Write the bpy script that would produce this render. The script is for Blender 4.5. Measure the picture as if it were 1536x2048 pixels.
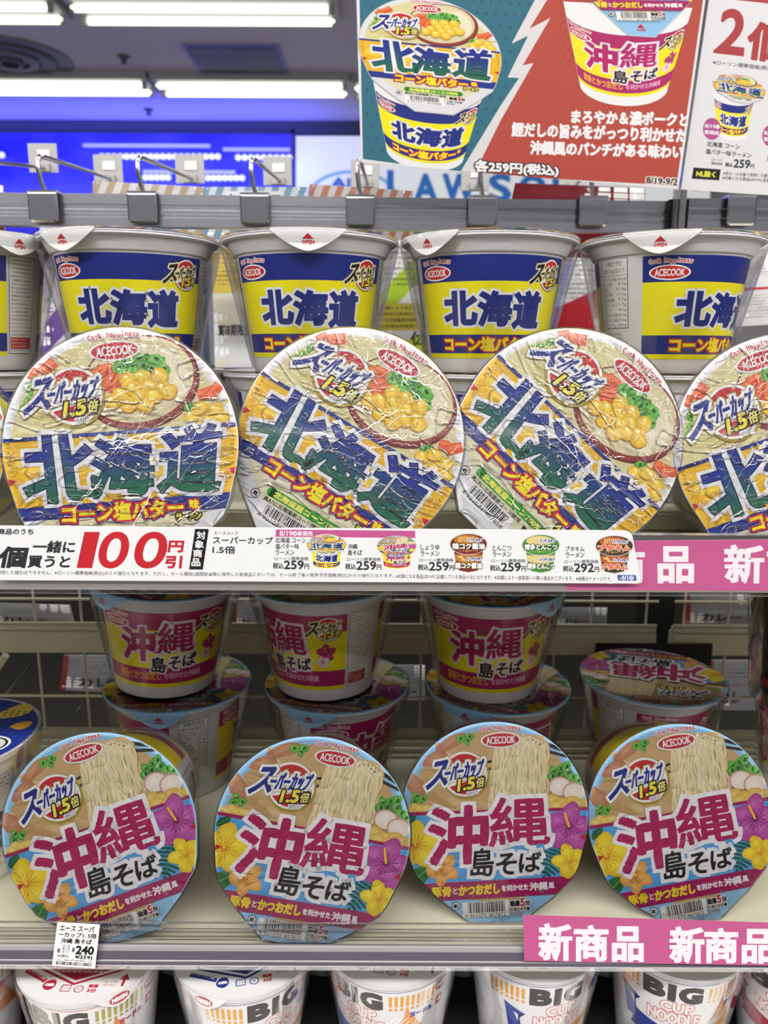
import bpy, bmesh, math, random
import numpy as np
from mathutils import Vector, Matrix
R = math.radians
scene = bpy.context.scene
col = scene.collection
for o in list(bpy.data.objects): bpy.data.objects.remove(o, do_unlink=True)

# ------------------------------------------------------------------ camera, world, lights, exposure
EYE = 1.5
PITCH, ROLL, FPX = 11.8, 0.25, 1547.0
camd = bpy.data.cameras.new('camera')
cam = bpy.data.objects.new('camera', camd); col.objects.link(cam)
camd.sensor_fit = 'VERTICAL'; camd.sensor_height = 36; camd.lens = 36*FPX/2048
camd.clip_start = 0.02; camd.clip_end = 60
camd.dof.use_dof = True; camd.dof.focus_distance = 0.50; camd.dof.aperture_fstop = 10.0
cam.matrix_world = Matrix.Translation((0, 0, EYE)) @ Matrix.Rotation(R(90-PITCH), 4, 'X') @ Matrix.Rotation(R(ROLL), 4, 'Z')
scene.camera = cam
vs = scene.view_settings
vs.view_transform = 'Standard'; vs.look = 'None'; vs.exposure = -0.20; vs.gamma = 1.0; vs.use_curve_mapping = False
cy = scene.cycles
cy.max_bounces = 7; cy.diffuse_bounces = 3; cy.glossy_bounces = 3; cy.transmission_bounces = 4; cy.transparent_max_bounces = 14
cy.caustics_reflective = False; cy.caustics_refractive = False; cy.use_denoising = True
world = bpy.data.worlds.new('world'); scene.world = world; world.use_nodes = True
world.node_tree.nodes['Background'].inputs[0].default_value = (0.80, 0.84, 1.0, 1)
world.node_tree.nodes['Background'].inputs[1].default_value = 0.11

def area(name, loc, sx, sy, power, color=(1, .985, .95), rot=(0, 0, 0)):
    d = bpy.data.lights.new(name, 'AREA'); d.shape = 'RECTANGLE'; d.size = sx; d.size_y = sy
    d.energy = power; d.color = color
    o = bpy.data.objects.new(name, d); col.objects.link(o); o.location = loc; o.rotation_euler = rot
    return o
# the ceiling's tube rows over and behind the viewer (out of the picture)
CEIL = EYE + 1.66
for y in (1.7, 0.3, -1.1, -2.5, -3.9):
    area('tube_row_light', (0.1, y, CEIL-.10), 9.0, .22 if y > -2 else .10, {1.7: 60, .3: 95, -1.1: 290, -2.5: 62, -3.9: 40}[y])
# unseen white fill light added behind the viewer for lids and film highlights
area('rear_fill_light', (0, -5.2, 1.75), 8, 2.2, 9, (1, .99, .97), (R(90), 0, 0))
# blue LED band of the far wall washing over the ceiling
area('blue_wall_light', (-2.3, 5.9, CEIL-.45), 3.6, .2, 36, (.10, .13, 1.0), (R(145), 0, 0))

# ------------------------------------------------------------------ pixel helpers
def ray(px, py):
    v = cam.matrix_world.to_3x3() @ Vector(((px-768)/FPX, (1024-py)/FPX, -1))
    return v
def at_y(px, py, Y):
    d = ray(px, py); t = Y/d.y
    return Vector((0, 0, EYE)) + d*t
def at_z(px, py, Z):
    d = ray(px, py); t = (Z-EYE)/d.z
    return Vector((0, 0, EYE)) + d*t
def on_plane(px, py, P, N):
    d = ray(px, py); O = Vector((0, 0, EYE)); t = (P-O).dot(N)/d.dot(N)
    return O + d*t

# ------------------------------------------------------------------ colour + materials
def lin(c):
    if isinstance(c, str):
        c = c.lstrip('#'); c = [int(c[i:i+2], 16)/255 for i in (0, 2, 4)]
    return tuple((x/12.92 if x <= .04045 else ((x+.055)/1.055)**2.4) for x in c[:3])
MATS = {}
def mat(name, color='#ffffff', rough=.5, metal=0, coat=0, attr=False, bump=0, bscale=200, emit=0, trans=0, alpha=1, ior=1.45, spec=.5,
        bstretch=(1, 1, 1), mottled=0, mscale=8, coat_rough=.05):
    if name in MATS: return MATS[name]
    m = bpy.data.materials.new(name); m.use_nodes = True; nt = m.node_tree; b = nt.nodes['Principled BSDF']
    b.inputs['Base Color'].default_value = (*lin(color), 1); b.inputs['Roughness'].default_value = rough
    b.inputs['Metallic'].default_value = metal; b.inputs['Coat Weight'].default_value = coat; b.inputs['Coat Roughness'].default_value = coat_rough
    b.inputs['Transmission Weight'].default_value = trans; b.inputs['Alpha'].default_value = alpha; b.inputs['IOR'].default_value = ior
    b.inputs['Specular IOR Level'].default_value = spec
    tc = nt.nodes.new('ShaderNodeTexCoord')
    src = None
    if attr:
        a = nt.nodes.new('ShaderNodeAttribute'); a.attribute_name = 'Col'; src = a.outputs['Color']
    if mottled:
        n = nt.nodes.new('ShaderNodeTexNoise'); n.inputs['Scale'].default_value = mscale; n.inputs['Detail'].default_value = 5
        nt.links.new(tc.outputs['Object'], n.inputs['Vector'])
        r = nt.nodes.new('ShaderNodeMapRange'); r.inputs[3].default_value = 1-mottled; r.inputs[4].default_value = 1+mottled*.4
        nt.links.new(n.outputs['Fac'], r.inputs[0])
        mx = nt.nodes.new('ShaderNodeMix'); mx.data_type = 'RGBA'; mx.blend_type = 'MULTIPLY'; mx.inputs[0].default_value = 1
        if src: nt.links.new(src, mx.inputs[6])
        else: mx.inputs[6].default_value = (*lin(color), 1)
        nt.links.new(r.outputs[0], mx.inputs[7]); src = mx.outputs[2]
    if src: nt.links.new(src, b.inputs['Base Color'])
    if emit:
        if src: nt.links.new(src, b.inputs['Emission Color'])
        else: b.inputs['Emission Color'].default_value = (*lin(color), 1)
        b.inputs['Emission Strength'].default_value = emit
    if bump:
        mp = nt.nodes.new('ShaderNodeMapping'); mp.inputs['Scale'].default_value = bstretch
        n = nt.nodes.new('ShaderNodeTexNoise'); n.inputs['Scale'].default_value = bscale; n.inputs['Detail'].default_value = 3
        bp = nt.nodes.new('ShaderNodeBump'); bp.inputs['Strength'].default_value = bump; bp.inputs['Distance'].default_value = .002
        nt.links.new(tc.outputs['Object'], mp.inputs[0]); nt.links.new(mp.outputs[0], n.inputs['Vector'])
        nt.links.new(n.outputs['Fac'], bp.inputs['Height']); nt.links.new(bp.outputs[0], b.inputs['Normal'])
    MATS[name] = m
    return m
def film_mat(name, strength=.5, dist=.004, rough=.06, scale=38, amount=1.0, ior=1.5, stretch=(1, 1, 1), crease=0.0, haze=0.0):
    """thin clear shrink film: see-through, with a Fresnel gloss over wrinkles"""
    if name in MATS: return MATS[name]
    m = bpy.data.materials.new(name); m.use_nodes = True; nt = m.node_tree; nt.nodes.clear()
    out = nt.nodes.new('ShaderNodeOutputMaterial'); mix = nt.nodes.new('ShaderNodeMixShader')
    tr = nt.nodes.new('ShaderNodeBsdfTransparent'); tr.inputs[0].default_value = (.985, .985, .985, 1)
    gl = nt.nodes.new('ShaderNodeBsdfGlossy'); gl.inputs['Roughness'].default_value = rough; gl.inputs[0].default_value = (1, 1, 1, 1)
    tc = nt.nodes.new('ShaderNodeTexCoord'); mp = nt.nodes.new('ShaderNodeMapping'); mp.inputs['Scale'].default_value = stretch
    nt.links.new(tc.outputs['Object'], mp.inputs[0])
    n = nt.nodes.new('ShaderNodeTexNoise'); n.inputs['Scale'].default_value = scale; n.inputs['Detail'].default_value = 2.5; n.inputs['Distortion'].default_value = .8
    nt.links.new(mp.outputs[0], n.inputs['Vector'])
    h = n.outputs['Fac']
    if crease:
        w = nt.nodes.new('ShaderNodeTexNoise'); w.inputs['Scale'].default_value = scale*.45; w.inputs['Detail'].default_value = 2; w.inputs['Distortion'].default_value = 2.2
        nt.links.new(mp.outputs[0], w.inputs['Vector'])
        s1 = nt.nodes.new('ShaderNodeMath'); s1.operation = 'SUBTRACT'; s1.inputs[1].default_value = .5; nt.links.new(w.outputs['Fac'], s1.inputs[0])
        s2 = nt.nodes.new('ShaderNodeMath'); s2.operation = 'ABSOLUTE'; nt.links.new(s1.outputs[0], s2.inputs[0])
        s3 = nt.nodes.new('ShaderNodeMath'); s3.operation = 'POWER'; s3.inputs[1].default_value = .5; nt.links.new(s2.outputs[0], s3.inputs[0])
        s4 = nt.nodes.new('ShaderNodeMath'); s4.operation = 'MULTIPLY_ADD'; s4.inputs[1].default_value = -crease; nt.links.new(s3.outputs[0], s4.inputs[0]); nt.links.new(h, s4.inputs[2])
        h = s4.outputs[0]
    bp = nt.nodes.new('ShaderNodeBump'); bp.inputs['Strength'].default_value = strength; bp.inputs['Distance'].default_value = dist
    nt.links.new(h, bp.inputs['Height']); nt.links.new(bp.outputs[0], gl.inputs['Normal'])
    fr = nt.nodes.new('ShaderNodeFresnel'); fr.inputs[0].default_value = ior; nt.links.new(bp.outputs[0], fr.inputs['Normal'])
    mu = nt.nodes.new('ShaderNodeMath'); mu.operation = 'MULTIPLY_ADD'; mu.inputs[1].default_value = amount; mu.inputs[2].default_value = haze; mu.use_clamp = True
    nt.links.new(fr.outputs[0], mu.inputs[0]); nt.links.new(mu.outputs[0], mix.inputs[0])
    nt.links.new(tr.outputs[0], mix.inputs[1]); nt.links.new(gl.outputs[0], mix.inputs[2]); nt.links.new(mix.outputs[0], out.inputs[0])
    MATS[name] = m
    return m

# ------------------------------------------------------------------ object helpers
def tag(o, label=None, cat=None, group=None, kind=None):
    if label: o['label'] = label
    if cat: o['category'] = cat
    if group: o['group'] = group
    if kind: o['kind'] = kind
    return o
def empty(name, loc=(0, 0, 0), rot=(0, 0, 0), label=None, cat=None, group=None):
    o = bpy.data.objects.new(name, None); col.objects.link(o); o.location = loc; o.rotation_euler = rot; o.empty_display_size = .02
    return tag(o, label, cat, group)
def link(name, me, parent=None):
    o = bpy.data.objects.new(name, me); col.objects.link(o)
    if parent is not None: o.parent = parent
    return o
def copy_tree(o, parent=None):
    c = o.copy(); col.objects.link(c); c.parent = parent
    for ch in [x for x in scene.objects if x.parent == o]: copy_tree(ch, c)
    return c
def mesh(name, verts, faces, material, smooth=False):
    me = bpy.data.meshes.new(name); me.from_pydata([tuple(v) for v in verts], [], faces); me.materials.append(material)
    if smooth: me.shade_smooth()
    me.update(); return me
def lathe(name, prof, material, seg=64, smooth=True, close_bottom=False, ang=35):
    vs_, fs = [], []
    for r, z in prof:
        for i in range(seg):
            a = 2*math.pi*i/seg; vs_.append((r*math.sin(a), -r*math.cos(a), z))
    for j in range(len(prof)-1):
        for i in range(seg):
            a, b = j*seg+i, j*seg+(i+1) % seg
            fs.append((a, b, b+seg, a+seg))
    if close_bottom: fs.append(tuple(range(seg))[::-1])
    me = mesh(name, vs_, fs, material, smooth)
    if smooth:
        try: me.set_sharp_from_angle(angle=R(ang))
        except Exception: pass
    return me
class MB:
    def __init__(s): s.v = []; s.f = []
    def box(s, lo, hi):
        n = len(s.v); (a, b, c), (d, e, f) = lo, hi
        s.v += [(a, b, c), (d, b, c), (d, e, c), (a, e, c), (a, b, f), (d, b, f), (d, e, f), (a, e, f)]
        s.f += [tuple(n+i for i in q) for q in ((0, 3, 2, 1), (4, 5, 6, 7), (0, 1, 5, 4), (1, 2, 6, 5), (2, 3, 7, 6), (3, 0, 4, 7))]
        return s
    def tube(s, pts, r, seg=10):
        pts = [Vector(p) for p in pts]; n0 = len(s.v); ref = None
        for i, p in enumerate(pts):
            d = (pts[min(i+1, len(pts)-1)] - pts[max(i-1, 0)]).normalized()
            if ref is None: ref = d.orthogonal().normalized()
            u = (ref - d*ref.dot(d)).normalized(); ref = u; w = d.cross(u)
            for k in range(seg):
                a = 2*math.pi*k/seg; s.v.append(tuple(p + u*(r*math.cos(a)) + w*(r*math.sin(a))))
        for i in range(len(pts)-1):
            for k in range(seg):
                a = n0+i*seg+k; b = n0+i*seg+(k+1) % seg; s.f.append((a, b, b+seg, a+seg))
        s.f.append(tuple(n0+k for k in range(seg))[::-1]); s.f.append(tuple(n0+(len(pts)-1)*seg+k for k in range(seg)))
        return s
    def prism(s, outline, x0, x1):
        """outline in (y,z), extruded along x"""
        n = len(s.v); k = len(outline)
        s.v += [(x0, y, z) for y, z in outline] + [(x1, y, z) for y, z in outline]
        s.f += [(n+i, n+(i+1) % k, n+k+(i+1) % k, n+k+i) for i in range(k)]
        s.f += [tuple(n+i for i in range(k))[::-1], tuple(n+k+i for i in range(k))]
        return s
    def build(s, name, material, parent=None, smooth=False, bevel=0):
        me = mesh(name, s.v, s.f, material, False)
        if bevel:
            bm = bmesh.new(); bm.from_mesh(me)
            bmesh.ops.recalc_face_normals(bm, faces=bm.faces)
            es = [e for e in bm.edges if len(e.link_faces) == 2 and e.calc_face_angle(0) > R(30)]
            bmesh.ops.bevel(bm, geom=es, offset=bevel, segments=2, affect='EDGES', clamp_overlap=True)
            bm.to_mesh(me); bm.free()
        else:
            bm = bmesh.new(); bm.from_mesh(me); bmesh.ops.recalc_face_normals(bm, faces=bm.faces); bm.to_mesh(me); bm.free()
        if smooth:
            me.shade_smooth()
            try: me.set_sharp_from_angle(angle=R(40))
            except Exception: pass
        return link(name, me, parent)

# ------------------------------------------------------------------ printed artwork as real layered ink geometry
_glyphs = {}
def glyph(s, res=3):
    k = (s, res)
    if k in _glyphs: return _glyphs[k]
    cu = bpy.data.curves.new('lettering', 'FONT'); cu.body = s; cu.resolution_u = res
    o = bpy.data.objects.new('lettering', cu); col.objects.link(o)
    me = bpy.data.meshes.new_from_object(o.evaluated_get(bpy.context.evaluated_depsgraph_get()))
    me.calc_loop_triangles()
    V = np.array([v.co[:2] for v in me.vertices], float).reshape(-1, 2)
    T = np.array([t.vertices[:] for t in me.loop_triangles], int).reshape(-1, 3)
    bpy.data.objects.remove(o, do_unlink=True); bpy.data.curves.remove(cu); bpy.data.meshes.remove(me)
    cnt = {}
    for t in T:
        for i in range(3):
            a, b = int(t[i]), int(t[(i+1) % 3]); kk = (min(a, b), max(a, b))
            cnt.setdefault(kk, []).append((a, b, int(t[(i+2) % 3])))
    B = [v[0] for v in cnt.values() if len(v) == 1]
    lo, hi = V.min(0), V.max(0)
    V = (V-lo)/np.maximum(hi-lo, 1e-6)
    _glyphs[k] = (V, T, B, (hi-lo)[0]/max((hi-lo)[1], 1e-6))
    return _glyphs[k]
def quad_map(q, uv):
    """q: top-left, top-right, bottom-right, bottom-left; uv in 0..1, v up"""
    tl, tr, br, bl = [np.array(p, float) for p in q]; u = uv[:, :1]; v = uv[:, 1:]
    return (bl*(1-u)+br*u)*(1-v) + (tl*(1-u)+tr*u)*v
def rbox(cx, cy, w, h, rot=0, shear=0):
    """box as a quad in y-down pixel space, rot degrees counter-clockwise on screen, shear leans the top to the right"""
    c, s = math.cos(R(rot)), math.sin(R(rot)); out = []
    for x, y in ((-w/2+shear*h/2, -h/2), (w/2+shear*h/2, -h/2), (w/2-shear*h/2, h/2), (-w/2-shear*h/2, h/2)):
        out.append((cx + x*c + y*s, cy - x*s + y*c))
    return out
class Art:
    def __init__(s): s.p = []; s.L = 0; s.defer = False
    def _c(s, c):
        return [lin(c)] if isinstance(c, (str, tuple)) else [lin(x) for x in c]
    def poly(s, pts, c, new=True):
        if new: s.L += 1
        s.p.append((np.array(pts, float), s.L, s._c(c)))
    def rect(s, x0, y0, x1, y1, c): s.poly([(x0, y0), (x1, y0), (x1, y1), (x0, y1)], c)
    def blob(s, cx, cy, rx, ry, c, rot=0, n=28, hi=None, wob=0, seed=0, new=True):
        rnd = random.Random(seed); ph = [rnd.uniform(0, 6.28) for _ in range(3)]
        pts = []
        for i in range(n):
            a = 2*math.pi*i/n; k = 1+wob*(math.sin(2*a+ph[0])+.6*math.sin(3*a+ph[1])+.4*math.sin(5*a+ph[2]))
            x, y = rx*k*math.cos(a), ry*k*math.sin(a)
            pts.append((cx+x*math.cos(R(rot))+y*math.sin(R(rot)), cy-x*math.sin(R(rot))+y*math.cos(R(rot))))
        if new: s.L += 1
        if hi is None: s.poly(pts, c, False)
        else:   # printed gradient: pale centre to deeper edge
            C, H = lin(c), lin(hi)
            cc = (cx-rx*.15, cy-ry*.2)
            for i in range(n): s.p.append((np.array([cc, pts[i], pts[(i+1) % n]], float), s.L, [H, C, C]))
    def line(s, pts, w, c, new=True, taper=False):
        pts = [np.array(p, float) for p in pts]
        if new: s.L += 1
        n = len(pts); L, Rr = [], []
        for i, p in enumerate(pts):
            d = pts[min(i+1, n-1)]-pts[max(i-1, 0)]; d = d/max(np.linalg.norm(d), 1e-9); nn = np.array((-d[1], d[0]))
            ww = w/2 * (1 if not taper else math.sin(math.pi*(i+.4)/(n-.2))**.5)
            L.append(p+nn*ww); Rr.append(p-nn*ww)
        for i in range(n-1): s.p.append((np.array([L[i], L[i+1], Rr[i+1], Rr[i]]), s.L, s._c(c)))
    def text(s, t, q, c, bold=0, out=(), res=3, grad=None):
        """q quad or (x0,ytop,x1,ybottom); out: list of (extra radius, colour) from the outermost in; grad: (fn(pt)->colour) for the fill"""
        if len(q) == 4 and not hasattr(q[0], '__len__'):
            x0, y0, x1, y1 = q; q = [(x0, y0), (x1, y0), (x1, y1), (x0, y1)]
        V, T, B, _ = glyph(t, res); P = quad_map(q, V)
        for rad, oc in out:
            s.L += 1; s._infl(P, T, B, bold+rad, s._c(oc), None)
        s.L += 1
        s._infl(P, T, B, bold, s._c(c), grad)
        s.L += 1
    def _infl(s, P, T, B, r, c, grad, brush=0):
        C = (lambda pts: [lin(grad(p)) for p in pts]) if grad else (lambda pts: c)
        for t in T: s.p.append((P[t], s.L+.5, C(P[t])))
        if r <= 0: return
        nx = {}
        for k, (a, b, o) in enumerate(B):
            d = P[b]-P[a]; l = np.linalg.norm(d)
            if l < 1e-9: continue
            n = np.array((d[1], -d[0]))/l
            if np.dot(n, P[o]-P[a]) > 0: n = -n
            if brush and l > r*1.6:      # swelling brush strokes
                top = [P[a]+d*t+n*r*(1+brush*(math.sin(math.pi*t)**1.5*(.75+.45*math.sin(a*2.3)))) for t in (1, .82, .62, .4, .2, 0)]
                pts = np.array([P[a], P[b]]+top)
            else: pts = np.array([P[a], P[b], P[b]+n*r, P[a]+n*r])
            s.p.append((pts, s.L+.05*(k % 8), C(pts)))
            nx.setdefault(a, []).append((n, -d/l)); nx.setdefault(b, []).append((n, d/l))
        for v, ns in nx.items():
            if len(ns) < 2: continue
            for i in range(0, len(ns)-1, 2):
                (n1, d1), (n2, d2) = ns[i], ns[i+1]
                m = n1+n2; l = np.linalg.norm(m)
                if l < .25: m = d1+d2; l = max(np.linalg.norm(m), 1e-6)
                # convex corner only: outward direction agrees with the directions pointing past the vertex
                if np.dot(n1, d2) < 0 and np.dot(n2, d1) < 0: continue
                k = min(1.35, 1/max(.5, l/2)) if l/2 > .5 else 1.0
                pts = np.array([P[v], P[v]+n1*r, P[v]+m/l*r*k, P[v]+n2*r]); s.p.append((pts, s.L+.42, C(pts)))
    def xf(s, fn, lay=1.0):
        """new Art with every point mapped by fn(Nx2)->Nx2"""
        a = Art(); a.p = [(fn(p), l*lay, c) for p, l, c in s.p]; a.L = s.L*lay; return a
    def add(s, b, squeeze=1.0):
        base = s.L+1; s.p += [(p, base+l*squeeze, c) for p, l, c in b.p]; s.L = base+b.L*squeeze+1
    def clip(s, poly):
        """keep what lies in the convex polygon (counter-clockwise in s's own axes)"""
        poly = np.array(poly, float)
        ar = np.sum(poly[:, 0]*np.roll(poly[:, 1], -1)-np.roll(poly[:, 0], -1)*poly[:, 1])
        if ar < 0: poly = poly[::-1]
        E = np.roll(poly, -1, 0)-poly; N = np.stack([-E[:, 1], E[:, 0]], 1); N /= np.linalg.norm(N, axis=1)[:, None]; D = np.sum(N*poly, 1)
        a = Art(); a.L = s.L
        for p, l, c in s.p:
            dist = p@N.T - D
            if dist.min() >= 0: a.p.append((p, l, c)); continue
            if (dist.max(0) <= 0).any(): continue
            cc = c if len(c) > 1 else None
            pts = [np.concatenate([q, cc[i]]) for i, q in enumerate(p)] if cc else [q for q in p]
            for k in range(len(poly)):
                if (dist[:, k] >= 0).all(): continue
                o = []; n = len(pts)
                for i in range(n):
                    A, Bq = pts[i], pts[(i+1) % n]; da, db = A[:2]@N[k]-D[k], Bq[:2]@N[k]-D[k]
                    if da >= 0: o.append(A)
                    if (da >= 0) != (db >= 0): o.append(A+(Bq-A)*(da/(da-db)))
                pts = o
                if len(pts) < 3: break
            if len(pts) < 3: continue
            P = np.array(pts); a.p.append((P[:, :2], l, [tuple(x) for x in P[:, 2:]] if cc else c))
        return a
    def slice_x(s, step):
        a = Art(); a.L = s.L
        for p, l, c in s.p:
            i0 = math.floor(p[:, 0].min()/step+1e-6); i1 = math.ceil(p[:, 0].max()/step-1e-6)
            if i1-i0 <= 1: a.p.append((p, l, c)); continue
            cc = len(c) > 1
            base = [np.concatenate([q, c[i]]) for i, q in enumerate(p)] if cc else [q for q in p]
            for k in range(i0, i1):
                pts = base
                for sg, X in ((1, k*step), (-1, (k+1)*step)):
                    o = []; n = len(pts)
                    for i in range(n):
                        A, Bq = pts[i], pts[(i+1) % n]; da, db = sg*(A[0]-X), sg*(Bq[0]-X)
                        if da >= 0: o.append(A)
                        if (da >= 0) != (db >= 0): o.append(A+(Bq-A)*(da/(da-db)))
                    pts = o
                    if len(pts) < 3: break
                if len(pts) >= 3:
                    P = np.array(pts); a.p.append((P[:, :2], l, [tuple(x) for x in P[:, 2:]] if cc else c))
        return a
    def settle(s, N=180):
        """give every piece of ink the lowest height that still lies over what was printed beneath it"""
        P = sorted(s.p, key=lambda q: q[1])
        lo = np.min([q[0].min(0) for q in P], 0); hi = np.max([q[0].max(0) for q in P], 0); k = N/np.maximum(hi-lo, 1e-9)
        H = np.zeros((N+1, N+1)); Lv = np.full((N+1, N+1), -1e9); out = []; i = 0
        box = [(((q[0].min(0)-lo)*k).astype(int), ((q[0].max(0)-lo)*k).astype(int)+1) for q in P]
        while i < len(P):
            j = i; l = P[i][1]
            while j < len(P) and P[j][1]-l < 1e-7: j += 1
            h = 0
            for m in range(i, j):
                (a, b), (c, d) = box[m]; hh = H[a:c, b:d]+np.minimum(1, l-Lv[a:c, b:d]); h = max(h, hh.max())
            for m in range(i, j):
                (a, b), (c, d) = box[m]; H[a:c, b:d] = h; Lv[a:c, b:d] = l; out.append((P[m][0], h, P[m][2]))
            i = j
        s.depth = H.max(); return out
    def mesh(s, name, fn, material, dh=.00003, extra=None):
        """fn(P Nx2, h)->Nx3 list; art in y-up axes; extra: (verts, faces, material) appended"""
        V, F, C = [], [], []; n = 0
        for p, l, c in s.settle():
            k = len(p)
            ar = float(np.sum(p[:, 0]*np.roll(p[:, 1], -1)-np.roll(p[:, 0], -1)*p[:, 1]))
            if abs(ar) < 1e-13: continue
            if ar < 0: p = p[::-1]; c = c[::-1] if len(c) > 1 else c
            V.append(fn(p, l*dh)); F.append(tuple(range(n, n+k))); n += k
            C += c if len(c) > 1 else c*k
        me = bpy.data.meshes.new(name); V = np.concatenate(V); print('INK', name, round(float(s.depth),1), len(F))
        me.from_pydata(V.tolist(), [], F); me.materials.append(material)
        at = me.color_attributes.new('Col', 'FLOAT_COLOR', 'CORNER')
        arr = np.ones((len(C), 4), np.float32); arr[:, :3] = np.array(C, np.float32); at.data.foreach_set('color', arr.ravel())
        me.update(); s.p = []; return me
def planar(P0, U, Vv, Nn, h0=0.0):
    """2D (metres) -> 3D on a plane"""
    P0, U, Vv, Nn = [np.array(x, float) for x in (P0, U, Vv, Nn)]
    return lambda p, h: P0 + p[:, :1]*U + p[:, 1:]*Vv + Nn*(h+h0)
# ------------------------------------------------------------------ artwork of the packages
WHITE, BLACK, RED, NAVY, YEL, MAG = '#efeef0', '#17151a', '#c5202b', '#1c2b86', '#f4e61c', '#b3195f'
def barcode(A, x0, y0, x1, y1, seed=3, c=BLACK):
    rnd = random.Random(seed); x = x0; A.L += 1
    u = (x1-x0)/95
    while x < x1:
        w = u*rnd.choice((1, 1, 2, 3)); A.p.append((np.array([(x, y0), (min(x+w, x1), y0), (min(x+w, x1), y1), (x, y1)], float), A.L, A._c(c))); x += w+u*rnd.choice((1, 1, 2))
def flower(A, cx, cy, r, c, hi, deep, rot=0, pist='#f7d21a', seed=1, squash=1.0):
    A.L += 1
    for k in range(5):
        a = R(rot+72*k); px, py = cx+r*.52*math.cos(a), cy-r*.52*math.sin(a)*squash
        A.L += .4
        A.blob(px, py, r*.55, r*.42*(.6+.4*squash), c, rot=rot+72*k, n=22, hi=hi, wob=.07, seed=seed+k, new=False)
    A.L += 1
    for k in range(15):
        a = R(rot+24*k); A.line([(cx, cy), (cx+r*.5*math.cos(a+.05), cy-r*.5*math.sin(a+.05)*squash)], r*.035, deep, new=(k == 0), taper=True)
    A.blob(cx, cy, r*.14, r*.14*squash, deep, n=12)
    A.line([(cx, cy), (cx-r*.10, cy-r*.3), (cx-r*.2, cy-r*.62)], r*.09, pist)
def leaf(A, cx, cy, l, w, c, vein, rot):
    pts = []
    for i in range(13):
        t = i/12; pts.append((-l/2+l*t, w/2*math.sin(math.pi*t)**.8))
    pts += [(x, -y) for x, y in pts[::-1][1:-1]]
    cs, sn = math.cos(R(rot)), math.sin(R(rot)); T = lambda x, y: (cx+x*cs+y*sn, cy-x*sn+y*cs)
    A.poly([T(*p) for p in pts], c)
    A.line([T(-l/2, 0), T(l/2, 0)], w*.05, vein)
def monstera(A, cx, cy, r, rot=0):
    A.L += 1
    for k in range(9):
        for sgn in (-1, 1):
            t = k/8; y = -r+2*r*t; w = r*.85*math.sin(math.pi*min(.97, t*.8+.16)); cs, sn = math.cos(R(rot)), math.sin(R(rot))
            T = lambda x, yy: (cx+x*cs+yy*sn, cy-x*sn+yy*cs)
            A.poly([T(0, y-r*.10), T(sgn*w, y+r*.05), T(sgn*w*.96, y+r*.18), T(0, y+r*.10)], '#12584a', new=False)
    cs, sn = math.cos(R(rot)), math.sin(R(rot)); A.line([(cx-r*sn, cy-r*cs), (cx+r*sn, cy+r*cs)], r*.07, '#2a8a70')
def corn(A, cx, cy, r, seed):
    A.blob(cx, cy+r*.08, r*1.06, r*1.0, '#b9861a', seed=seed, wob=.05, n=18)
    A.blob(cx, cy, r, r*.92, '#eab51e', hi='#fbe05a', seed=seed, wob=.06, n=18)
    A.blob(cx-r*.3, cy-r*.35, r*.24, r*.16, '#fff6c0', n=10)
def scallion(A, cx, cy, r, seed):
    rnd = random.Random(seed)
    A.blob(cx, cy, r, r*.75, rnd.choice(('#3f9a2c', '#58b03a', '#2f7f2a')), hi='#8fd060', rot=rnd.uniform(0, 180), wob=.12, seed=seed, n=16)
    A.blob(cx+r*.1, cy-r*.05, r*.42, r*.28, '#1f5f24', rot=rnd.uniform(0, 180), n=10)
def carrot(A, cx, cy, r, rot, seed):
    q = rbox(cx, cy, r*2, r*1.2, rot); A.poly(q, '#d9552a'); A.poly(rbox(cx-r*.1, cy-r*.25, r*1.7, r*.45, rot), '#ee7a45')
def maker_mark(A, cx, cy, w, rot=0, tag_line=True, simple=False):
    h = w*.36
    c, s = math.cos(R(rot)), math.sin(R(rot)); T = lambda x, y: (cx+x*c+y*s, cy-x*s+y*c)
    A.blob(cx, cy, w/2*1.1, h/2*1.22, WHITE, rot=rot, n=30); A.blob(cx, cy, w/2, h/2, '#c4222c', rot=rot, n=30)
    A.text('ACECOOK', [T(-w*.39, -h*.27), T(w*.39, -h*.27), T(w*.39, h*.27), T(-w*.39, h*.27)], WHITE, bold=w*.006)
    if tag_line:
        words = 'Cook happiness'; n = len(words)
        for i, ch in enumerate(words):
            if ch == ' ': continue
            t = (i+.5)/n*2-1; a = t*.62; x = t*w*.56; y = -h*.80 - math.cos(a*1.7)*h*.25 + .12*h
            cw, chh = w*.062, h*(.34 if ch in 'Ckhi' else .26); desc = h*.10 if ch == 'p' else 0
            rr = rot-math.degrees(a)*.45; X, Y = T(x, y + (desc if ch == 'p' else 0) - (chh-h*.26)/2)
            A.text(ch, rbox(X, Y, cw*(.35 if ch == 'i' else 1), chh, rr), '#cc2430', bold=w*.0045, out=() if simple else ((w*.016, WHITE),), res=2)
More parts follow.
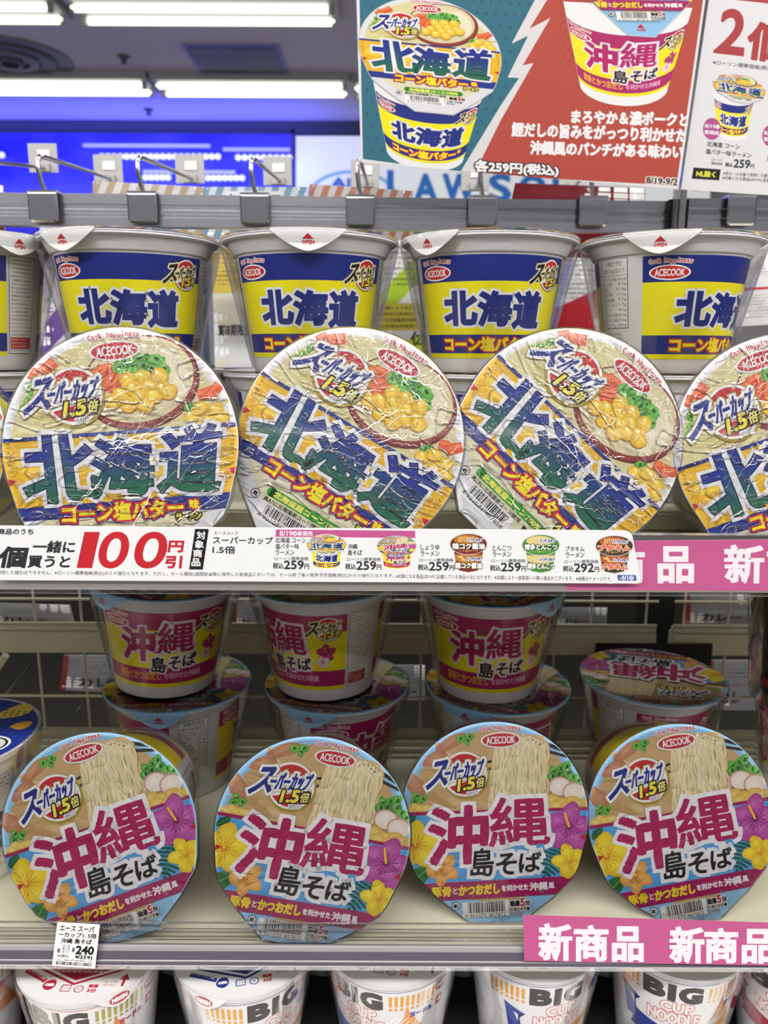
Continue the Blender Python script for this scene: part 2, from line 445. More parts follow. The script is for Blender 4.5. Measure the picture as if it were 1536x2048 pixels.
def super_logo(A, cx, cy, r, rot=0, txt=NAVY, black=False):
    """round badge: red dome, slanted lettering across it, 1.5 times below"""
    B = Art()
    ring = WHITE if not black else WHITE
    if not black: B.blob(.03, .06, 1.07, 1.07, '#a8902a', n=40)
    else: B.blob(.0, .0, 1.06, 1.06, BLACK, n=40)
    B.blob(0, 0, 1.0, 1.0, ring, n=40)
    seg = [(.9*math.cos(a), -.9*math.sin(a)) for a in np.linspace(R(28), R(152), 24)]
    B.poly(seg, '#c4232d')
    seg = [(.9*math.cos(a), .9*math.sin(a)) for a in np.linspace(R(8), R(146), 24)]
    B.poly(seg, '#c4232d')
    out = ((.13, '#a8902a'), (.10, WHITE)) if not black else ((.09, '#e9dfb0'),)
    col_ = txt if not black else BLACK
    B.L += 2
    T1 = [(-1.30, -.62), (-.62, -.70), (-.86, .34), (-1.80, .50)]
    T2 = [(-.76, -.50), (.92, -.58), (.72, .14), (-.98, .30)]
    gr = (lambda p: ('#20308f' if p[1] > -.2 else '#2a4fb0')) if not black else None
    n0 = len(B.p)
    B.text('ス', T1, col_, bold=.05, out=out); B.text('ーパーカップ', T2, col_, bold=.028, out=out)
    B.text('1.5', [(-.30, .22), (.42, .16), (.34, .66), (-.40, .72)], '#f4df3c', bold=.03, out=((.06, BLACK),))
    B.text('倍', [(.50, .24), (.86, .2), (.78, .62), (.44, .66)], '#efe27a', bold=.012, out=((.06, BLACK),))
    B.text('当社比', [(.0, .80), (.50, .76), (.48, .93), (0, .97)], BLACK, bold=.0, out=((.03, WHITE),), res=1)
    c, s = math.cos(R(rot)), math.sin(R(rot))
    A.add(B.xf(lambda p: np.stack([cx+r*(p[:, 0]*c+p[:, 1]*s), cy+r*(-p[:, 0]*s+p[:, 1]*c)], 1)))
def lerp_hex(a, b, t):
    t = max(0, min(1, t)); A_, B_ = [int(a[i:i+2], 16) for i in (1, 3, 5)], [int(b[i:i+2], 16) for i in (1, 3, 5)]
    return tuple((x+(y-x)*t)/255 for x, y in zip(A_, B_))
TAB_N = -1.135
def lid_outline(tab=TAB_N, half=.27, n=96, r=1.0):
    """unit circle with a pull tab at -y, convex, y-up, counter-clockwise"""
    if tab is None: return [(r*math.cos(2*math.pi*i/n), r*math.sin(2*math.pi*i/n)) for i in range(n)]
    if tab > -1.2:
        P = sorted(set([(round(math.cos(2*math.pi*i/90), 6), round(math.sin(2*math.pi*i/90), 6)) for i in range(90)] + [(s*x, y) for s in (-1, 1) for x, y in ((.895, -.52), (.84, -.645), (.62, -.865), (half, tab))]))
        def half_hull(Q):
            o = []
            for q in Q:
                while len(o) > 1 and (o[-1][0]-o[-2][0])*(q[1]-o[-2][1])-(o[-1][1]-o[-2][1])*(q[0]-o[-2][0]) <= 1e-9: o.pop()
                o.append(q)
            return o[:-1]
        return half_hull(P)+half_hull(P[::-1])
    pts = [(half, tab), ]
    d = math.hypot(half, tab); base = math.atan2(tab, half); off = math.acos(min(1, r/d)); a0 = base+off
    a1 = math.pi-a0
    if a1 < a0: a1 += 2*math.pi
    k = 84
    for i in range(k+1): a = a0+(a1-a0)*i/k; pts.append((r*math.cos(a), r*math.sin(a)))
    pts.append((-half, tab)); return pts
def side_notes(A, cx, cy, rr):
    for sgn, ang, txt in ((-1, 188, 'ここまであける'), (1, -2, 'ここまであける')):
        for i, ch in enumerate(txt):
            a = R(ang + sgn*(i-5)*2.2*-1); x, y = cx+rr*.955*math.cos(a), cy-rr*.955*math.sin(a)
            A.text(ch, rbox(x, y, rr*.022, rr*.028, math.degrees(a)-90 if sgn > 0 else math.degrees(a)+90), BLACK, res=1)
        a = R(ang+sgn*-11); x, y = cx+rr*math.cos(a), cy-rr*math.sin(a)
        xi, yi = cx+rr*.93*math.cos(a), cy-rr*.93*math.sin(a)
        A.poly([(xi, yi), (x, y-rr*.035), (x, y+rr*.035)], RED)
def recycle_mark(A, cx, cy, r):
    A.blob(cx, cy, r, r, BLACK, n=20); A.blob(cx, cy, r*.82, r*.82, WHITE, n=20); A.text('紙', (cx-r*.5, cy-r*.45, cx+r*.5, cy+r*.45), BLACK, bold=r*.05)

def art_green_blue_lid():
    """blue, yellow and white lid; drawn on the first front lid's own frame (y down), then mapped to the unit disc"""
    A = Art(); CX, CY, RR = 741., 769., 726.
    full = [(CX-2000, CY-2000), (CX+2000, CY-2000), (CX+2000, CY+2000), (CX-2000, CY+2000)]
    A.poly(full, '#dcdce0')
    A.blob(CX, CY, RR*.93, RR*.93, '#d9cf98', n=72)
    rnd = random.Random(5)
    for k in range(26):    # broth swirls
        x, y = rnd.uniform(200, 1300), rnd.uniform(150, 700)
        A.line([(x+60*i, y+14*math.sin(i+k)-10*i*rnd.random()) for i in range(5)], rnd.uniform(8, 26), rnd.choice(('#e6deb2', '#cfc27e', '#e2d79e', '#c8b978')), new=(k % 5 == 0), taper=True)
    # bowl
    A.blob(868, 385, 368, 292, '#6d2327', rot=14, n=60); A.blob(866, 380, 356, 280, '#8f3a35', rot=14, n=60)
    A.blob(858, 366, 340, 262, '#d7c9a0', rot=14, n=60, hi='#ece2bd'); A.blob(1040, 330, 120, 170, '#e9dfc0', rot=20, n=30)
    carrot(A, 290, 290, 62, 40, 1); carrot(A, 205, 330, 40, 60, 1)
    for i, (x, y) in enumerate(((170, 500), (185, 430), (150, 540))): scallion(A, x, y, 34, i)
    for x, y, rt in ((600, 330, 15), (690, 350, 50), (640, 410, 30), (715, 400, 70), (660, 300, 10)): carrot(A, x, y, 58, rt, 1)
    for i, (x, y) in enumerate(((730, 290), (790, 300), (760, 250), (850, 240), (820, 290), (900, 250), (930, 300), (860, 310), (985, 270), (1010, 300), (880, 280), (960, 240))): scallion(A, x, y, 46, i)
    for i, (x, y) in enumerate(((785, 365), (880, 350), (985, 340), (750, 455), (830, 420), (920, 410), (1010, 420), (860, 470), (950, 465), (800, 520), (700, 500), (900, 525), (1040, 440))): corn(A, x, y, 52, i)
    for i, (x, y) in enumerate(((1270, 450), (1320, 440))): carrot(A, x, y, 55, 20+30*i, 1)
    for i, (x, y) in enumerate(((1160, 540),)): scallion(A, x, y, 34, 4)
    for i, (x, y) in enumerate(((1235, 545), (1330, 555), (1180, 600), (1290, 610), (1370, 600))): corn(A, x, y, 46, i+9)
    sl = lambda x: 742-.068*(x-20)          # the blue rule's slope
    A.poly([(-200, sl(-200)+12), (1700, sl(1700)+12), (1700, 1050), (-200, 1190)], '#e9b51e')
    A.line([(-200, sl(-200)), (1700, sl(1700))], 24, '#1d2f88')
    for k in range(5):
        x = 200+260*k; A.blob(x, 880+20*(k % 2), 120, 60, '#f3cb3f', n=20, rot=10, new=(k == 0))
    A.poly([(-200, 1182), (1700, 1042), (1700, 1145), (-200, 1262)], '#1d2f88')
    A.poly([(-200, 1262), (1700, 1145), (1700, 2400), (-200, 2400)], '#dcdce0')
    low = [(CX+RR*.93*math.cos(a), CY+RR*.93*math.sin(a)) for a in np.linspace(R(8), R(172), 40)]
    B = Art(); B.poly(low, '#ddd6b4')
    A.add(B.clip([(-200, 1262), (1700, 1145), (1700, 2400), (-200, 2400)]))
    # big lettering with a blue to green print
    def gr(p):
        base = 1105-.062*(p[0]-180); t = (p[1]-(base-260))/230
        return lerp_hex('#1b2e90', '#1c6a4c', t)
    glyphs = (('北', [(150, 722), (545, 712), (640, 1092), (165, 1128)]), ('海', [(585, 742), (925, 742), (952, 1062), (560, 1092)]), ('道', [(1005, 690), (1370, 640), (1345, 1052), (985, 1052)]))
    A.L += 1
    for ch, q in glyphs:
        V, T, B_, _ = glyph(ch, 4); P = quad_map(q, V); A._infl(P, T, B_, 40, A._c('#e8e8ee'), None)
    A.L += 1
    for ch, q in glyphs:
        V, T, B_, _ = glyph(ch, 4); P = quad_map(q, V); A._infl(P, T, B_, 17, A._c('#10142e'), None)
    A.L += 1
    for ch, q in glyphs:
        V, T, B_, _ = glyph(ch, 4); P = quad_map(q, V); A._infl(P, T, B_, 10.5, None, gr)
    A.text('コーン塩バター', [(392, 1148), (1125, 1098), (1130, 1205), (392, 1250)], '#f6e424', bold=5, out=((17, NAVY), (12, '#c9252f')))
    A.text('味', rbox(1198, 1135, 52, 55, 4), '#f6e424', bold=3, out=((9, '#c9252f'),))
    A.text('ラーメン', rbox(1165, 1210, 150, 42, 4), '#f3e04a', bold=3, out=((8, BLACK),))
    # small print below
    q = rbox(782, 1318, 560, 60, 4)
    A.blob(782-270, 1337, 32, 32, '#2f9a3a', n=20); A.poly(q, '#2f9a3a', new=False); A.blob(782+270, 1299, 32, 32, '#2f9a3a', n=20, new=False)
    A.text('北海道産コーン100%', rbox(782, 1318, 500, 38, 4), '#f3e66a', bold=2.5)
    A.text('具材に北海道産コーン使用', rbox(700, 1378, 420, 30, 4), BLACK, bold=1)
    A.poly(rbox(690, 1455, 400, 120, 4), WHITE)
    B = Art(); barcode(B, -150, -45, 150, 18); B.text('4 901071 407858', (-180, 24, 170, 52), BLACK, res=2)
    A.add(B.xf(lambda p: np.stack([690+p[:, 0]+p[:, 1]*.07, 1450+p[:, 1]-p[:, 0]*.07], 1)))
    A.text('熱湯', rbox(985, 1375, 75, 36, 4), BLACK, bold=2.5); A.text('3', rbox(1045, 1366, 26, 48, 4), RED, bold=3); A.text('分', rbox(1085, 1368, 38, 36, 4), BLACK, bold=2.5)
    A.text('お湯の目安量', rbox(1000, 1420, 150, 24, 4), BLACK, bold=.6, res=1); A.text('500ml', rbox(960, 1452, 80, 24, 4), BLACK, bold=.6, res=1)
    recycle_mark(A, 430, 1400, 32)
    maker_mark(A, 706, 186, 290, 5); super_logo(A, 455, 465, 178, 5)
    side_notes(A, CX, CY, RR)
    c, s = math.cos(R(-3.5)), math.sin(R(-3.5))
    def f(p):
        x, y = (p[:, 0]-CX)/RR, (CY-p[:, 1])/RR; return np.stack([x*c-y*s, x*s+y*c], 1)
    return A.xf(f)
def art_pink_lid():
    """light-blue rimmed lid with magenta lettering and flowers; third front lid's frame"""
    A = Art(); CX, CY, RR = 730., 735., 663.
    A.rect(CX-2000, CY-2000, CX+2000, CY+2000, '#8fbfe6')
    A.blob(CX, CY, RR*.925, RR*.925, '#c6a473', n=72)
    rnd = random.Random(9)
    for k in range(24):
        x, y = rnd.uniform(150, 1250), rnd.uniform(180, 660)
        A.blob(x, y, rnd.uniform(30, 90), rnd.uniform(16, 40), rnd.choice(('#d3b586', '#b8935f', '#d9c096', '#c19a66')), rot=rnd.uniform(-30, 30), n=16, wob=.1, seed=k, new=(k % 4 == 0))
    # pork and chopped greens on the left, chopsticks
    for i, (x, y, r1, r2) in enumerate(((420, 215, 130, 40), (300, 330, 90, 45), (160, 520, 60, 90))): A.blob(x, y, r1, r2, '#b5734e', hi='#cf9a78', rot=30, wob=.08, seed=i)
    for i, (x, y) in enumerate(((480, 190), (530, 200), (545, 175), (170, 600), (215, 620), (150, 640))): scallion(A, x, y, 34, i)
    for i, (x, y) in enumerate(((150, 680), (200, 690), (120, 700), (240, 685))): A.blob(x, y, 42, 30, '#e2bd52', hi='#f3dc8a', wob=.12, seed=i)
    A.poly(rbox(1180, 255, 260, 26, -22), '#2a211f'); A.poly(rbox(1200, 300, 240, 22, -14), '#3a2c27')
    A.poly(rbox(690, 352, 34, 18, 20), '#2b2522'); A.poly(rbox(702, 402, 34, 18, 5), '#2b2522')
    # lifted noodles
    A.blob(930, 235, 190, 80, '#cdb180', n=30)
    A.poly([(735, 240), (1110, 240), (1120, 560), (1040, 640), (700, 700), (690, 450)], '#d8c494')
    for k in range(30):
        x0 = 745+12.3*k; ph = rnd.uniform(0, 6); amp = rnd.uniform(5, 13); top = 215-34*math.sin(math.pi*k/29)+rnd.uniform(-12, 12)
        end = 700 if k < 6 else rnd.uniform(540, 660)
        pts = [(x0+amp*math.sin(ph+i*.8)-(42-k*1.3)*i/12*(1.2 if k < 12 else .3), top+(end-top)*i/12) for i in range(13)]
        A.line(pts, rnd.uniform(17, 22), '#bda06a'); A.L += .5; A.line([(x-2, y) for x, y in pts], rnd.uniform(14, 18), rnd.choice(('#ebdcb4', '#e4d2a2', '#f0e4c2', '#e8d7aa')), new=False)
        A.L += .3
    for k in range(9):
        x0 = 770+32*k; A.line([(x0+i*12, 215-46*math.sin(math.pi*(i+k*.3)/6)**2+(k % 3)*16) for i in range(6)], 15, '#ecdfba', new=(k % 3 == 0))
    # toppings on the right
    for i, (x, y) in enumerate(((1150, 420), (1200, 400), (1250, 430), (1185, 440), (1290, 460), (1240, 385), (1330, 480), (1140, 450))): scallion(A, x, y, 42, i+3)
    for x, y in ((1190, 520), (1290, 560)):
        A.blob(x, y, 82, 68, '#d99a98', n=30); A.blob(x+4, y+4, 74, 62, '#ecdccb', hi='#f6ece0', n=30)
    for i, (x, y) in enumerate(((1140, 620), (1210, 640), (1290, 630), (1340, 640), (1170, 660), (1250, 670))): A.blob(x, y, 66, 40, '#d9ae3c', hi='#efd588', wob=.12, seed=i)
    up = lambda x: 722-.035*(x-100)
    A.poly([(-200, up(-200)), (1700, up(1700)), (1700, 1160), (-200, 1235)], '#5aa2de')
    A.line([(-200, up(-200)), (1700, up(1700))], 24, '#a11f5c')
    # flowers and leaves
    leaf(A, 185, 1165, 230, 120, '#2c6b34', '#7ab04a', -140); leaf(A, 120, 770, 120, 60, '#1f5f3c', '#5d9a50', 40)
    leaf(A, 1330, 930, 200, 70, '#2a6a3a', '#7ab04a', 60)
    monstera(A, 1135, 1055, 112, -28)
    A.poly([(-200, 1238), (1700, 1128), (1700, 1248), (-200, 1368)], '#a11f5c')
    flower(A, 165, 945, 168, '#ecc313', '#f9e73e', '#d98a1a', 20, '#f7dc2a', 1)
    flower(A, 352, 1108, 112, '#e39a3e', '#f4c478', '#c9722a', 50, '#f0d040', 4)
    flower(A, 1258, 808, 165, '#b13e96', '#cf6cba', '#7d1f66', 10, '#f2c81c', 7)
    flower(A, 1262, 1050, 118, '#ecc313', '#f9e73e', '#d98a1a', 35, '#f7dc2a', 2)
    # main lettering
    main = (('沖', [(268, 690), (672, 660), (665, 1050), (262, 1080)]), ('縄', [(702, 612), (1098, 592), (1118, 922), (690, 950)]))
    sub = (('島', [(570, 968), (718, 958), (716, 1150), (556, 1164)]), ('そ', [(740, 1002), (878, 992), (884, 1138), (744, 1146)]), ('ば', [(905, 990), (1058, 985), (1050, 1118), (902, 1128)]))
    A.L += 1
    for ch, q in main: V, T, B_, _ = glyph(ch, 4); A._infl(quad_map(q, V), T, B_, 40, A._c('#f2eef2'), None)
    for ch, q in sub: V, T, B_, _ = glyph(ch, 4); A._infl(quad_map(q, V), T, B_, 30, A._c('#f2eef2'), None)
    A.L += 1
    for ch, q in main: V, T, B_, _ = glyph(ch, 4); A._infl(quad_map(q, V), T, B_, 13 if ch == '沖' else 7.0, A._c('#b01c5c'), None, .42)
    A.L += 1
    for ch, q in sub: V, T, B_, _ = glyph(ch, 4); A._infl(quad_map(q, V), T, B_, 4.0, A._c('#17151a'), None, .4)
    ln = lambda x: 1275-.068*(x-280)
    def run(t, x0, x1, h, c, b=2.5, dy=0):
        A.text(t, [(x0, ln(x0)-h/2+dy), (x1, ln(x1)-h/2+dy), (x1, ln(x1)+h/2+dy), (x0, ln(x0)+h/2+dy)], c, bold=b)
    run('豚骨', 282, 418, 66, '#f4d92a', 3.5); run('と', 434, 462, 40, '#eadfe6'); run('かつおだし', 474, 762, 66, '#f4d92a', 4)
    run('を利かせた', 778, 965, 42, '#f2eaf0', 2, 2); run('沖縄', 978, 1102, 54, '#f2eaf0', 2.5, 2); run('風', 1112, 1150, 40, '#f2eaf0', 2, 2)
    A.poly([(497, 1345), (828, 1320), (832, 1432), (500, 1456)], '#efece8')
    B = Art(); barcode(B, -125, -46, 135, 30); B.text('4 901071 407872', (-150, 36, 140, 62), BLACK, res=2)
    A.add(B.xf(lambda p: np.stack([664+p[:, 0]+p[:, 1]*.07, 1382+p[:, 1]-p[:, 0]*.07], 1)))
    A.text('熱湯', rbox(872, 1348, 66, 36, 4), BLACK, bold=2.5, out=((5, WHITE),)); A.text('5', rbox(926, 1338, 30, 52, 4), RED, bold=3, out=((5, WHITE),)); A.text('分', rbox(962, 1342, 32, 34, 4), BLACK, bold=2.5, out=((5, WHITE),))
    A.text('お湯の目安量', rbox(908, 1385, 135, 22, 3), BLACK, bold=.6, res=1, out=((4, '#e8ddd0'),)); A.text('500ml', rbox(880, 1415, 78, 24, 3), BLACK, bold=.6, res=1, out=((4, '#cfd8e0'),))
    recycle_mark(A, 453, 1375, 30)
    maker_mark(A, 770, 195, 262, 3); super_logo(A, 515, 440, 160, 6)
    side_notes(A, CX, CY, RR)
    def f(p): return np.stack([(p[:, 0]-CX)/RR, (CY-p[:, 1])/RR], 1)
    return A.xf(f)
def open_tab_art(c, r=.2):
    A = Art(); A.poly([(-.06, -.03), (.06, -.03), (0, .055)], '#b8242c'); A.text('OPEN', (-.065, -.045, .065, -.085), '#b8242c', bold=.003, res=1); return A

# sleeve prints: x = arc metres (front centre 0), y = height above the base, y up
HALF = .0640
def gibber(A, x0, y0, x1, y1, rows, c=BLACK, rnd=None, h=.55):
    """dense rows of small ingredient print"""
    txt = '油揚げめん小麦粉植物油脂食塩しょうゆたんぱく加水分解物スープ具コーンねぎ香辛料糖類乳成分調味料カラメル色素酸化防止剤増粘剤炭酸カルシウムかんすいビタミン原材料名内容量賞味期限保存方法製造者'
    rnd = rnd or random.Random(2); dy = (y1-y0)/rows
    for i in range(rows):
        n = rnd.randint(9, 12); s0 = rnd.randrange(0, len(txt)-n); y = y1-dy*(i+.5); w = (x1-x0)*rnd.uniform(.82, 1)
        A.text(txt[s0:s0+n], (x0, y+dy*h/2, x0+w, y-dy*h/2), c, res=1)
def table_box(A, x0, y0, x1, y1, rows, seed=1):
    t = .0004; A.rect(x0-t, y0-t, x1+t, y1+t, BLACK); A.rect(x0, y0, x1, y1, '#e6e4e4')
    gibber(A, x0+.001, y0+.001, x1-.001, y1-.001, rows, '#1a1a1e', random.Random(seed))
def nutrition(A, x0, y0, x1, y1):
    t = .0004; A.rect(x0-t, y0-t, x1+t, y1+t, BLACK); A.rect(x0, y0, x1, y1, '#e6e4e4')
    A.rect(x0-t, y1-.012, x1+t, y1-.0123, BLACK)
    A.text('栄養成分表示', (x0+.004, y1-.001, x1-.004, y1-.0055), BLACK, res=1); A.text('1食(103g)当たり', (x0+.001, y1-.0065, x1-.002, y1-.011), BLACK, res=1)
    rows = (('エネルギー', '461kcal'), ('たん白質', '8.9g'), ('脂質', '17.4g'), ('炭水化物', '67.3g'), ('食塩相当量', '5.7g'), ('めん・かやく', '1.7g'), ('スープ', '4.0g'), ('ビタミンB1', '0.41mg'), ('ビタミンB2', '0.55mg'), ('カルシウム', '342mg'))
    dy = (y1-.013-y0)/len(rows)
    for i, (a, b) in enumerate(rows):
        y = y1-.013-dy*i
        A.text(a, (x0+.001, y-dy*.15, x0+.001+.0028*len(a)*.8, y-dy*.85), BLACK, res=1); A.text(b, (x1-.0018*len(b)-.001, y-dy*.15, x1-.001, y-dy*.85), BLACK, res=1)
def art_blue_sleeve(full=True):
    A = Art(); h = HALF
    if full: A.rect(.1035, .0108, .2300, .087, '#f0e414'); A.rect(.1035, .068, .2300, .087, '#1d2b80'); A.rect(.1035, .0145, .2300, .0288, '#1d2b80')
    A.rect(-h, .0108, h, .087, '#f0e414'); A.rect(-h, .068, h, .087, '#1d2b80'); A.rect(-h, .0145, h, .0288, '#1d2b80')
    chars = (('北', -.0385, .0365, -.0125, .0600), ('海', -.0100, .0360, .0140, .0595), ('道', .0170, .0345, .0400, .0600))
    A.L += 1
    for ch, x0, y0, x1, y1 in chars: V, T, B_, _ = glyph(ch, 3); A._infl(quad_map([(x0, y1), (x1, y1), (x1, y0), (x0, y0)], V), T, B_, .0031, A._c('#e9e9ee'), None)
    A.L += 1
    for ch, x0, y0, x1, y1 in chars: V, T, B_, _ = glyph(ch, 3); A._infl(quad_map([(x0, y1), (x1, y1), (x1, y0), (x0, y0)], V), T, B_, .0014, A._c('#1d2b80'), None)
    A.text('コーン塩バター', (-.041, .0265, .036, .0168), '#f6e424', bold=.0006, out=((.0010, '#c9252f'),)); A.text('味', (.039, .0265, .044, .0215), '#f6e424', bold=.0002, out=((.0007, '#c9252f'),))
    M = Art(); maker_mark(M, -.0455, -.0748, .0255, 0); A.add(M.xf(lambda p: p*np.array([1, -1])))
    M = Art(); super_logo(M, .0475, -.0735, .0115, 4, black=True); A.add(M.xf(lambda p: p*np.array([1, -1])))
    if full:
        table_box(A, .0665, .013, .0900, .087, 24, 3); A.rect(.0672, .0165, .0893, .0255, '#c23a3a'); gibber(A, .068, .017, .0885, .025, 3, '#e8e0e0')
        nutrition(A, -.1010, .035, -.0760, .087); gibber(A, -.1005, .013, -.078, .032, 5, BLACK)
    return A
def art_pink_sleeve(full=True):
    A = Art(); h = HALF
    if full: A.rect(.1035, .0115, .2300, .087, '#f0e01a'); A.rect(.1035, .070, .2300, .087, '#ab1f66'); A.rect(.1035, .0155, .2300, .0315, '#ab1f66')
    A.rect(-h, .0115, h, .087, '#f0e01a'); A.rect(-h, .070, h, .087, '#ab1f66'); A.rect(-h, .0155, h, .0315, '#ab1f66')
    main = (('沖', [(-.0380, .0710), (-.0080, .0725), (-.0085, .0400), (-.0390, .0390)]), ('縄', [(-.0040, .0770), (.0265, .0770), (.0275, .0480), (-.0050, .0470)]))
    sub = (('島', (-.0110, .0430, .0020, .0275)), ('そ', (.0050, .0430, .0155, .0300)), ('ば', (.0180, .0440, .0310, .0320)))
    qs = [(c, q) for c, q in main]; q2 = [(c, [(b[0], b[1]), (b[2], b[1]), (b[2], b[3]), (b[0], b[3])]) for c, b in sub]
    A.L += 1
    for c, q in qs: V, T, B_, _ = glyph(c, 3); A._infl(quad_map(q, V), T, B_, .0030, A._c('#ecdfe6'), None)
    for c, q in q2: V, T, B_, _ = glyph(c, 3); A._infl(quad_map(q, V), T, B_, .0021, A._c('#ecdfe6'), None)
    A.L += 1
    for c, q in qs: V, T, B_, _ = glyph(c, 3); A._infl(quad_map(q, V), T, B_, .0012 if c == '沖' else .0006, A._c('#b01c66'), None, .4)
    A.L += 1
    for c, q in q2: V, T, B_, _ = glyph(c, 3); A._infl(quad_map(q, V), T, B_, .0004, A._c('#17151a'), None)
    A.text('豚骨とかつおだし', (-.046, .0280, -.002, .0195), '#e8a23a', bold=.0003); A.text('を利かせた沖縄風', (.001, .0268, .038, .0205), '#e2a0c4', bold=.0002)
    M = Art(); maker_mark(M, -.0445, -.0750, .0265, 0); flower(M, .0455, -.0500, .0085, '#b01c66', '#c8447f', '#7d1f46', 20, '#f2c81c', 3); flower(M, .0425, -.0405, .0060, '#e9c3d3', '#f4dfe8', '#b01c66', 40, '#b01c66', 3)
    A.add(M.xf(lambda p: p*np.array([1, -1])))
    M = Art(); super_logo(M, .0480, -.0735, .0115, 4, black=True); A.add(M.xf(lambda p: p*np.array([1, -1])))
    if full:
        table_box(A, .0665, .013, .0950, .087, 24, 5); A.rect(.0672, .0150, .0890, .0265, '#b03434'); gibber(A, .068, .0155, .0885, .026, 4, '#e0d0d0')
        nutrition(A, -.1010, .035, -.0760, .087); gibber(A, -.1005, .013, -.078, .032, 5, BLACK)
    return A
def cup_picture(lid, sleeve, lidmap, tab, cyf, Rf, ef, tilt, top=.100):
    """a printed picture of a whole cup (y-down px): sleeve wrapped on a drawn tapered body, lid as an ellipse over it"""
    A = Art()
    def side(th, z): # th radians, z height
        Rr = Rf(z); x = Rr*math.sin(th); return (cyf[0]+cyf[2]*z+x, cyf[1](z)+ef*(math.cos(th)-1)+tilt*x)
    body = [side(t, 0.0) for t in np.linspace(-math.pi/2, math.pi/2, 26)] + [side(t, top) for t in np.linspace(math.pi/2, -math.pi/2, 26)]
    A.poly([side(t, 0) for t in np.linspace(-math.pi/2, math.pi/2, 26)]+[side(math.pi/2, top), side(-math.pi/2, top)], '#e9e9ea')
    S = sleeve.clip([(-.0800, 0), (.0800, 0), (.0800, .1), (-.0800, .1)]).slice_x(.006)
    def f(p):
        th = np.clip(p[:, 0]/.047, -1.55, 1.55); z = p[:, 1]; Rr = np.array([Rf(q) for q in z]); x = Rr*np.sin(th)
        return np.stack([cyf[0]+cyf[2]*z+x, np.array([cyf[1](q) for q in z])+ef*(np.cos(th)-1)+tilt*x], 1)
    A.add(S.xf(f))
    out = lid_outline(tab, .20 if tab and tab < -1.2 else .27)
    L = lid.clip(out)
    o, ux, uy = [np.array(q, float) for q in lidmap]
    A.poly([o+(q[0]*ux+q[1]*uy)*1.012 for q in out], '#c9c9cc')
    A.add(L.xf(lambda p: o + p[:, :1]*ux + p[:, 1:]*uy))
    M = open_tab_art(None) if tab and tab < -1.2 else None
    if M: A.add(M.xf(lambda p: o + p[:, :1]*ux + (p[:, 1:]-1.17)*uy))
    return A
# ------------------------------------------------------------------ materials in use
M_INK = mat('glossy_print', rough=.33, attr=True, coat=.35, bump=.05, bscale=900)
M_PAPER = mat('matte_print', rough=.55, attr=True, spec=.3)
M_CUP = mat('white_cup_plastic', '#d9d7dc', rough=.38, mottled=.04, mscale=40)
M_FOIL = mat('lid_foil_edge', '#d8d8dc', rough=.3, metal=.3, bump=.25, bscale=700)
M_BLUEFOIL = mat('lid_blue_edge', '#8fbfe6', rough=.35, bump=.25, bscale=700)
M_STEEL = mat('brushed_rail_steel', '#bcbcc2', rough=.25, metal=.95, bump=.02, bscale=60, bstretch=(.05, 1, 8))
M_CHROME = mat('chrome_wire', '#cacace', rough=.16, metal=1)
M_CREAM = mat('cream_enamel', '#c9c5ae', rough=.42, mottled=.06, mscale=6)
M_LIP = mat('lip_metal', '#b8b3b4', rough=.38, metal=.25, mottled=.05, mscale=9)
M_BLACK = mat('black_back', '#0b0b0d', rough=.7)
M_GREYP = mat('grey_plastic', '#a9a7a5', rough=.45)
M_CLEAR = film_mat('clear_rail_plastic', strength=.08, dist=.001, rough=.05, scale=6, stretch=(.3, 3, 3), amount=.45, haze=.01)
F_LID_B = film_mat('wrinkled_lid_film', strength=.5, dist=.002, rough=.035, scale=42, amount=1.15, crease=1.4, haze=.0, stretch=(1, 1.7, 1), ior=1.45)
F_LID_P = film_mat('smooth_lid_film', strength=.35, dist=.002, rough=.06, scale=30, amount=1.0, crease=.5)
F_SIDE = film_mat('taut_side_film', strength=.35, dist=.0015, rough=.10, scale=30, stretch=(2.5, 2.5, .5), amount=.7, crease=.6, ior=1.3)
F_BIG = film_mat('big_cup_film', strength=.25, dist=.0015, rough=.12, scale=30, stretch=(2.5, 2.5, .5), amount=.4, crease=.6, ior=1.25)

# ------------------------------------------------------------------ bowl-shaped noodle cups
CH, CR = .102, .071
PROF = [(.0005, .003), (.040, .003), (.0425, 0), (.0465, 0), (.0475, .002), (.0478, .006), (.0597, .0885), (.0618, .0893), (.0660, .0968), (.0668, .0985), (.0692, .0985), (.0708, .0997), (.0708, .1010), (.0690, .1016)]
def body_r(z): return .0478+(.0597-.0478)*(np.clip(z, 0, .0885)-.006)/(.0885-.006)
STEP = .004
def sleeve_map(P, h):
    arc = P[:, 0]; z = P[:, 1]; k = np.floor(arc/STEP+1e-9); f = arc/STEP-k
    r = body_r(z)+.00035+h
    a0, a1 = k*STEP/.054, (k+1)*STEP/.054
    x = r*(np.sin(a0)*(1-f)+np.sin(a1)*f); y = -r*(np.cos(a0)*(1-f)+np.cos(a1)*f)
    return np.stack([x, y, z], 1)
art_bl, art_pl = art_green_blue_lid(), art_pink_lid()
art_bs, art_ps = art_blue_sleeve(), art_pink_sleeve()
ME_BODY = lathe('cup_body', PROF, M_CUP, 72)
